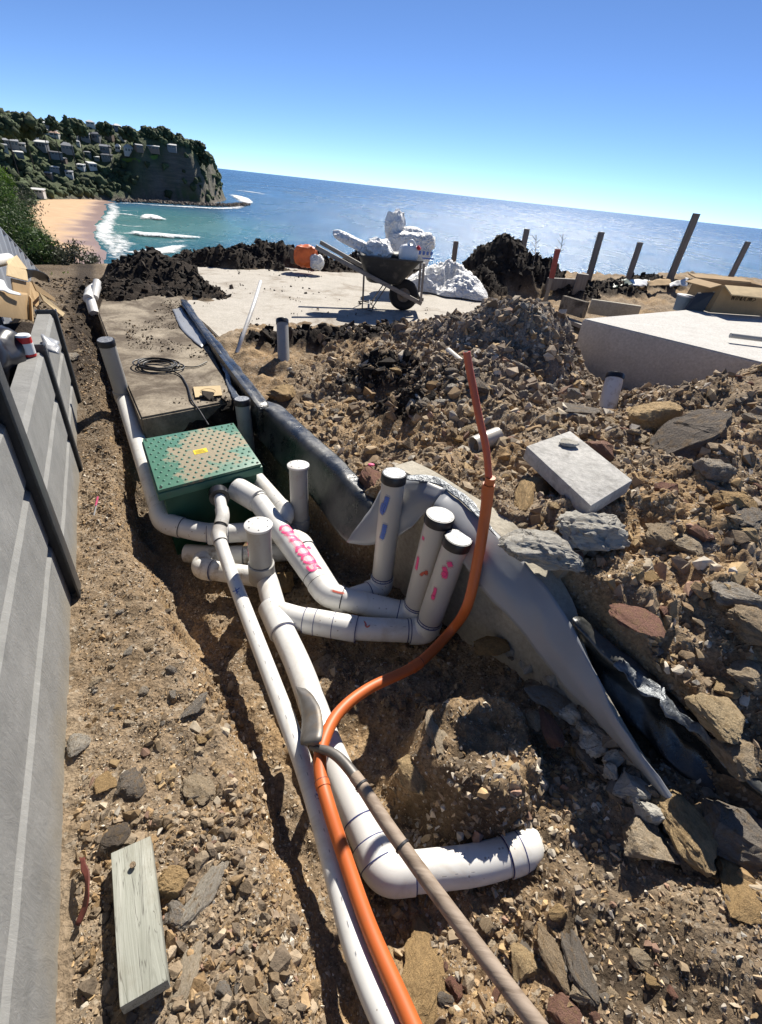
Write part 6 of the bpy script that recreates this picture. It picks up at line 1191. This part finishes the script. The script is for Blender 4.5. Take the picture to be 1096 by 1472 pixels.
gravel('gravel', [spread(0, uvbox(15000, -.4, 2.6, -.37, .16, 1), .0022, .011, 1.5, 1, cond=lambda x, y, u, v: patch(x, y, 3, 31, -.45)), spread(0, uvbox(3400, -.4, 3.2, -.37, .15, 2), .006, .020, 1.6, 2, cond=lambda x, y, u, v: patch(x, y, 2.4, 32, -.2)), spread(0, uvbox(3500, 2.2, 5.5, -.40, -.1, 3), .006, .02, 1.6, 3)], 'fine pale gravel strewn over the bank beside the sleeper wall', seed=1, protos=OCT)
gravel('trench_gravel', [spread(0, uvbox(11000, -.4, 3.1, .1, 1.25, 4), .0025, .012, 1.5, 4, cond=lambda x, y, u, v: patch(x, y, 3.2, 33, -.25)), spread(0, uvbox(1500, -.4, 2.2, .3, 1.2, 5), .008, .022, 1.7, 5, cond=lambda x, y, u, v: patch(x, y, 2.6, 34, -.05))], 'loose gravel and crumbs of clay in the trench', seed=2, protos=ICO0)
rubble = lambda x, y, u, v: ((v > 1.16) | ((v > .86) & (u > 2.0))) & (y < 5.6)
gravel('rubble', [spread(0, box_xy(26000, -.9, 4.2, .3, 5.4, 6), .006, .028, 1.5, 6, cond=lambda x, y, u, v: rubble(x, y, u, v) & patch(x, y, 2.2, 35, -.12)), spread(0, box_xy(7000, .2, 2.4, .3, 2.2, 7), .004, .014, 1.5, 7, cond=rubble), spread(0, box_xy(2600, -.8, 4.2, .5, 5.4, 8), .020, .055, 1.8, 8, cond=rubble)], 'broken stone and gravel covering the spoil heaps', seed=3, protos=MIX)
DP = np.array([(.022, .017, .014), (.034, .027, .021), (.015, .012, .010), (.048, .038, .030)])
GP = np.array([(.31, .25, .185), (.23, .18, .135), (.37, .31, .24), (.19, .145, .105), (.43, .37, .295), (.26, .20, .145), (.21, .155, .105)])
mound = lambda x, y, u, v: (np.abs((x-1.05)/1.25)**2+np.abs((y-4.5)/1.5)**2 < 1)
gravel('mound_rubble', [spread(0, box_xy(6500, -.3, 2.4, 2.9, 6.1, 9), .012, .045, 1.6, 9, GP, mound), spread(0, box_xy(400, -.2, 2.3, 3.0, 6.0, 10), .03, .06, 1.8, 10, GP, mound)], 'grey rubble covering the mound before the pale slab', seed=4, protos=MIX)
PALG = np.concatenate([PAL, PAL*1.25, np.array([(.40, .28, .14), (.45, .33, .18), (.50, .46, .40)])])
gravel('grit', [spread(0, uvbox(24000, -.4, 2.9, -.37, .16, 31), .0022, .0075, 1.6, 31, PALG, lambda x, y, u, v: patch(x, y, 5, 91, -.1)), spread(0, uvbox(42000, -.5, 2.6, .05, 1.42, 32), .0022, .010, 1.8, 32, PALG, lambda x, y, u, v: patch(x, y, 4.5, 92, -.02)), spread(0, box_xy(45000, -.9, 3.4, .2, 4.6, 33), .004, .017, 1.7, 33, PALG, lambda x, y, u, v: rubble(x, y, u, v) & patch(x, y, 3.5, 93, -.05)), spread(0, uvbox(3200, -.6, .5, .45, 1.42, 34), .007, .02, 1.5, 34, PALG)], 'fine stone grit mixed all over the dug ground', 'pebble', 9, OCT)
CL = np.array([(.24, .175, .11), (.32, .245, .165), (.20, .15, .10), (.38, .30, .21), (.30, .20, .105), (.18, .14, .10), (.36, .25, .14)])
C80 = []
for k in range(18): C80.append(hull_stone(760+k, 16))
gravel('bank_clods', [spread(0, uvbox(6500, -.4, 1.3, -.36, .12, 21), .0035, .027, 1.3, 21, CL, lambda x, y, u, v: patch(x, y, 4, 41, -.05+.4*sstep(.5, 1.2, u)-.2*sstep(.3, -.2, u))), spread(0, uvbox(1200, 1.0, 2.8, -.36, .0, 22), .005, .014, 1.6, 22, CL, lambda x, y, u, v: patch(x, y, 4, 42, .1)), spread(0, uvbox(2600, -.4, 2.0, .35, 1.2, 23), .006, .022, 1.5, 23, CL*.8, lambda x, y, u, v: patch(x, y, 4, 43, .0))], 'crumbly brown clods of clay on the bank and in the trench', 'clod', 7, C80)
gravel('edge_clods', [spread(0, uvbox(5200, 3.0, 8.2, -1.7, -.05, 61), .008, .035, 1.4, 61, np.concatenate([CL*.55, DP*2.2]), lambda x, y, u, v: patch(x, y, 3, 97, -.25) & ((u > 4.6) | (v > -.4))), (lambda q: (np.c_[q[0][:, :2], np.full(len(q[0]), .153)], q[1], q[2]))(spread(0, uvbox(2600, 3.3, 6.6, -.0, .64, 62), .003, .018, 1.7, 62, np.concatenate([CL*.6, DP*2.5]), lambda x, y, u, v: patch(x, y, 2.4, 98, .06)))], 'dark crumbs of soil along the trench end and on the narrow slab', 'clod', 12, MIX)
gravel('heap_clods', [spread(0, box_xy(7000, -.6, 3.6, .3, 5.6, 24), .010, .055, 1.4, 24, CL, lambda x, y, u, v: rubble(x, y, u, v) & patch(x, y, 2.5, 44, -.15))], 'crumbly brown clods of clay on the spoil heap', 'clod', 8, C80)
ANG = []
for k in range(20): ANG.append(hull_stone(1200+k, 13))
RKP = np.array([(.44, .34, .22), (.36, .27, .17), (.50, .42, .31), (.48, .34, .18), (.31, .26, .20), (.55, .49, .40), (.40, .28, .15), (.33, .21, .15)])
gravel('broken_stone', [spread(0, box_xy(1500, .2, 3.4, .3, 4.2, 51), .018, .062, 1.5, 51, RKP, lambda x, y, u, v: rubble(x, y, u, v) & patch(x, y, 1.8, 95, -.1)), spread(0, box_xy(420, -.8, 1.6, 1.9, 3.8, 52), .015, .05, 1.6, 52, RKP, rubble), spread(0, box_xy(700, -.2, 2.2, 3.0, 6.0, 53), .025, .085, 1.6, 53, GP*1.1, mound), spread(0, uvbox(420, -.5, .45, .35, 1.4, 54), .008, .026, 1.5, 54, RKP), spread(0, uvbox(260, -.4, 1.0, -.35, .1, 55), .007, .022, 1.5, 55, RKP*.85)], 'angular broken sandstone pieces among the rubble', 'pebble', 10, ANG)
def darkcond(x, y, u, v): d = attr_at(x, y)[0]; return (d > np.where(v < 0, .95, .6)) & (y > 2.4) & (v > -.5)
gravel('soil_clods', [spread(0, box_xy(60000, -5, 6.5, 3.0, 14.5, 11), .018, .075, 1.5, 11, DP, darkcond), spread(0, box_xy(6000, -1.2, 1.4, 2.4, 4.2, 12), .008, .04, 1.4, 12, DP, darkcond)], 'dark crumbly clods of topsoil on the heaps', 'clod', 5, small_protos(6, 2, 640) if False else ICO0)
gravel('slab_crumbs', [(lambda q: (np.c_[q[0][:, :2], np.full(len(q[0]), .107)], q[1], q[2]))(spread(0, box_xy(900, -3, 1.8, 5, 9.5, 13), .006, .045, 2.2, 13, DP*2.6, lambda x, y, u, v: patch(x, y, 1.1, 77, .12)))], 'crumbs of soil scattered on the pale slab', 'clod', 6, ICO0)

# ------------------------------------------------------------------ bushes on the slope to the beach
def leaf_mat(name, c0, c1):
    m = NT(name); s = m.n('VertexColor', layer_name='Col').outputs[0]; m.col(m.mix(m.noise(3, 3, .6), c0, c1)); m.col(m.mix(1.0, m.mix(m.noise(3, 3, .6), c0, c1), s, 'MULTIPLY')); m.set(Roughness=.6); m.b.inputs['Specular IOR Level'].default_value = .3
    tr = m.n('BsdfTranslucent'); m.l(m.mix(1.0, m.mix(.5, c0, c1), s, 'MULTIPLY'), tr.inputs[0]); mx = m.n('MixShader'); mx.inputs[0].default_value = .25; m.l(m.b.outputs[0], mx.inputs[1]); m.l(tr.outputs[0], mx.inputs[2]); m.l(mx.outputs[0], m.t.nodes['Material Output'].inputs[0]); return m.m
M['leaf_grey'] = leaf_mat('leaf_grey', (.045, .055, .035), (.085, .090, .055)); M['leaf_green'] = leaf_mat('leaf_green', (.035, .07, .018), (.075, .12, .03)); M['leaf_lime'] = leaf_mat('leaf_lime', (.10, .19, .02), (.16, .26, .03)); M['twig'] = plain('twig', (.22, .19, .155), .8)
def bush(c, rad, n, leaf, mat, seed, label, twigs=14):
    r_ = np.random.default_rng(seed); c = np.asarray(c, float); rad = np.asarray(rad, float); t = thing('bush', label, 'bush', c-[0, 0, rad[2]], 'bushes on the slope'); k = max(8, int(n/130)); q = r_.normal(size=(k, 3)); q /= np.linalg.norm(q, axis=1)[:, None]; cl = q*r_.uniform(.25, 1.0, (k, 1))**.6*rad
    which = r_.integers(0, k, n); pos = c+cl[which]+r_.normal(size=(n, 3))*rad*.17; Rm = rand_rot(n, r_); L = leaf*r_.uniform(.6, 1.4, n); q4 = np.array([(-1, 0, 0), (0, -.32, .05), (1, 0, 0), (0, .32, .05)]); A = np.einsum('nij,nvj->nvi', Rm, q4[None]*L[:, None, None])+pos[:, None]
    sh = (r_.uniform(.55, 1.25, k)[which]*r_.uniform(.7, 1.3, n)); bulk('crown', A.reshape(-1, 3), np.arange(4*n).reshape(n, 4), M[mat], np.repeat(np.c_[sh, sh, sh], 4, axis=0), False, t)
    b = c-[0, 0, rad[2]*1.1]
    for i in range(twigs):
        e = c+cl[i % k]*r_.uniform(.9, 1.12); mid = (b+e)/2+r_.normal(size=3)*rad*.12; tube('stem', spline([b+r_.normal(size=3)*rad*[.15, .15, 0], mid, e], 5), [.030*rad[2]*(1-j/11)+.003 for j in range(11)], M['twig'], t, 5)
bush(AY(100, 388, 8.2), (.40, .5, .42), 4200, .030, 'leaf_grey', 1, 'grey green twiggy bush nearest the trench end', 26); bush(AY(66, 374, 9.5), (.46, .5, .40), 3600, .034, 'leaf_grey', 2, 'grey green bush behind the nearest twiggy bush', 18); bush(AY(132, 402, 8.4), (.20, .3, .26), 1300, .026, 'leaf_grey', 3, 'small thin bush at the trench end', 12)
bush(AY(50, 366, 8.0), (.36, .4, .34), 2600, .034, 'leaf_green', 4, 'dark green bush along the metal fence', 6); bush(AY(82, 404, 7.0), (.17, .2, .15), 1200, .025, 'leaf_lime', 5, 'bright lime green bush just behind the metal fence', 4); bush(AY(14, 342, 11), (.55, .6, .5), 3600, .038, 'leaf_green', 6, 'rounded green bush left of the beach', 6)
bush(AY(-10, 322, 14), (.75, .8, .8), 3800, .046, 'leaf_green', 7, 'tall green bush at the left picture edge', 6); bush(AY(24, 348, 20), (.9, 1.0, .7), 3200, .05, 'leaf_grey', 8, 'broad grey bush further down the slope', 6); bush(AY(-8, 292, 30), (1.5, 1.6, 1.3), 3800, .075, 'leaf_green', 9, 'bushy tree far down the slope at left', 6); bush(AY(0, 268, 34), (.7, .9, 1.0), 2600, .07, 'leaf_lime', 10, 'yellow green bush top at the left edge below the headland', 6)
for k, (px, py, Y, rr) in enumerate([(50, 352, 34, 1.2), (70, 372, 26, .9), (6, 318, 48, 2.2), (24, 330, 60, 2.2), (92, 392, 18, .6), (44, 352, 70, 2.0), (20, 303, 90, 3.2), (112, 400, 14, .5), (12, 318, 120, 3.6), (8, 300, 60, 3.0)]): bush(AY(px, py, Y), (rr*1.2, rr, rr*.8), 2600, rr*.05, 'leaf_grey' if k % 2 else 'leaf_green', 20+k, ['dark shrub on the mid slope', 'low shrub behind the twiggy bushes', 'green shrub at the left mid slope', 'shrub above the beach back', 'shrub right behind the trench end', 'shrub near the sand edge', 'dark shrub below the dune grass', 'little shrub left of the far fitting', 'far shrub beside the dune grass', 'dense shrub low at the left edge'][k], 4)
# dry weed stalks beside the dark heap
for px, py, tpx, tpy, lab in ((766, 378, 771, 338, 'bare dry weed stalk on the dark heap'), (800, 372, 810, 336, 'thin dry weed stalk behind the red topped stake')):
    t = thing('weed_stalk', lab, 'weed', AY(px, py, 9.5)); a = AY(px, py+6, 9.5); b = AY(tpx, tpy, 9.5); tube('stem', spline([a, (a+b)/2+[.02, 0, 0], b], 5), .006, M['twig'], t, 5)
    for k in range(6): q = a+(b-a)*(.35+.1*k); tube('twig', [q, q+[.07*(-1)**k, .01, .06]], .004, M['twig'], t, 4)
# ------------------------------------------------------------------ every loose rock gets a label that says where it lies
def px_of(p):
    v = np.array(p, float)-[0, 0, CAM_H]; d = v[1]*cP-v[2]*sP; xr = v[0]/d; yd = (-v[1]*sP-v[2]*cP)/d; return 548+F_PX*(xr*cR-yd*sR), 736+F_PX*(xr*sR+yd*cR), d
MARKS = {'the grey paver': (835, 672), 'the top of the orange conduit': (673, 510), 'the orange conduit socket': (703, 697), 'the large dark slanting rock': (1003, 612), 'the flat reddish stone': (917, 893), 'the long pale stone': (1062, 855), 'the dirt-smeared riser': (882, 560), 'the cream pipe offcut': (697, 634), 'the rounded grey concrete lump': (852, 760),
         'the lone grey riser': (407, 500), 'the back capped riser': (566, 690), 'the timber offcut': (200, 1325), 'the tall yellow sandstone': (610, 1402), 'the bent pipe end': (770, 1215), 'the black plastic edge': (1000, 1060), 'the bright flat sandstone slab': (1085, 1272), 'the small pipe offcut in the mound': (654, 513), 'the raised block corner': (838, 458), 'the red topped stake': (790, 400), 'the sleeper wall post': (112, 845),
         'the bark strip': (118, 1280), 'the upright grey stone': (282, 1012), 'the pale oval stone': (112, 1070), 'the yellow topped stone': (1060, 720), 'the pale angular stone': (1024, 678), 'the cardboard box': (1060, 430), 'the flat grey stone slab': (817, 577), 'the reddish bottom stone': (820, 1460), 'the yellow brown stone': (1037, 1030), 'the lumpy tan stone': (955, 755), 'the black sheet by the pit': (450, 690), 'the bottom right corner': (1090, 1465)}
HUE = {'rock_tan': 'tan', 'rock_yellow': 'ochre', 'rock_grey': 'grey', 'rock_pale': 'pale', 'rock_red': 'reddish', 'rock_dark': 'dark'}
ORD = ['', 'second closest ', 'third closest ', 'fourth closest ', 'fifth closest ', 'sixth closest ', 'seventh closest ', 'eighth closest ']
rows = {}
for o in list(scn.objects):
    if o.get('category') == 'rock' and o.get('group'):
        x, y, d = px_of(o.location); w = max(o.scale[0], o.scale[1])*2*F_PX/d; nm, (mx, my) = min(MARKS.items(), key=lambda kv: math.hypot(kv[1][0]-x, kv[1][1]-y)); a = math.degrees(math.atan2(my-y, x-mx)) % 360
        way = ['right of', 'above right of', 'above', 'above left of', 'left of', 'below left of', 'below', 'below right of'][int((a+22.5)//45) % 8]; size = 'small' if w < 14 else 'medium' if w < 30 else 'large'
        rows.setdefault((size, HUE[o.data.materials[0].name], way, nm), []).append((math.hypot(mx-x, my-y), o))
for (size, hue, way, nm), l in rows.items():
    for k, (_, o) in enumerate(sorted(l, key=lambda t: t[0])): o['label'] = f"{size} {hue} loose rock {ORD[min(k, 7)]}{way} {nm}"
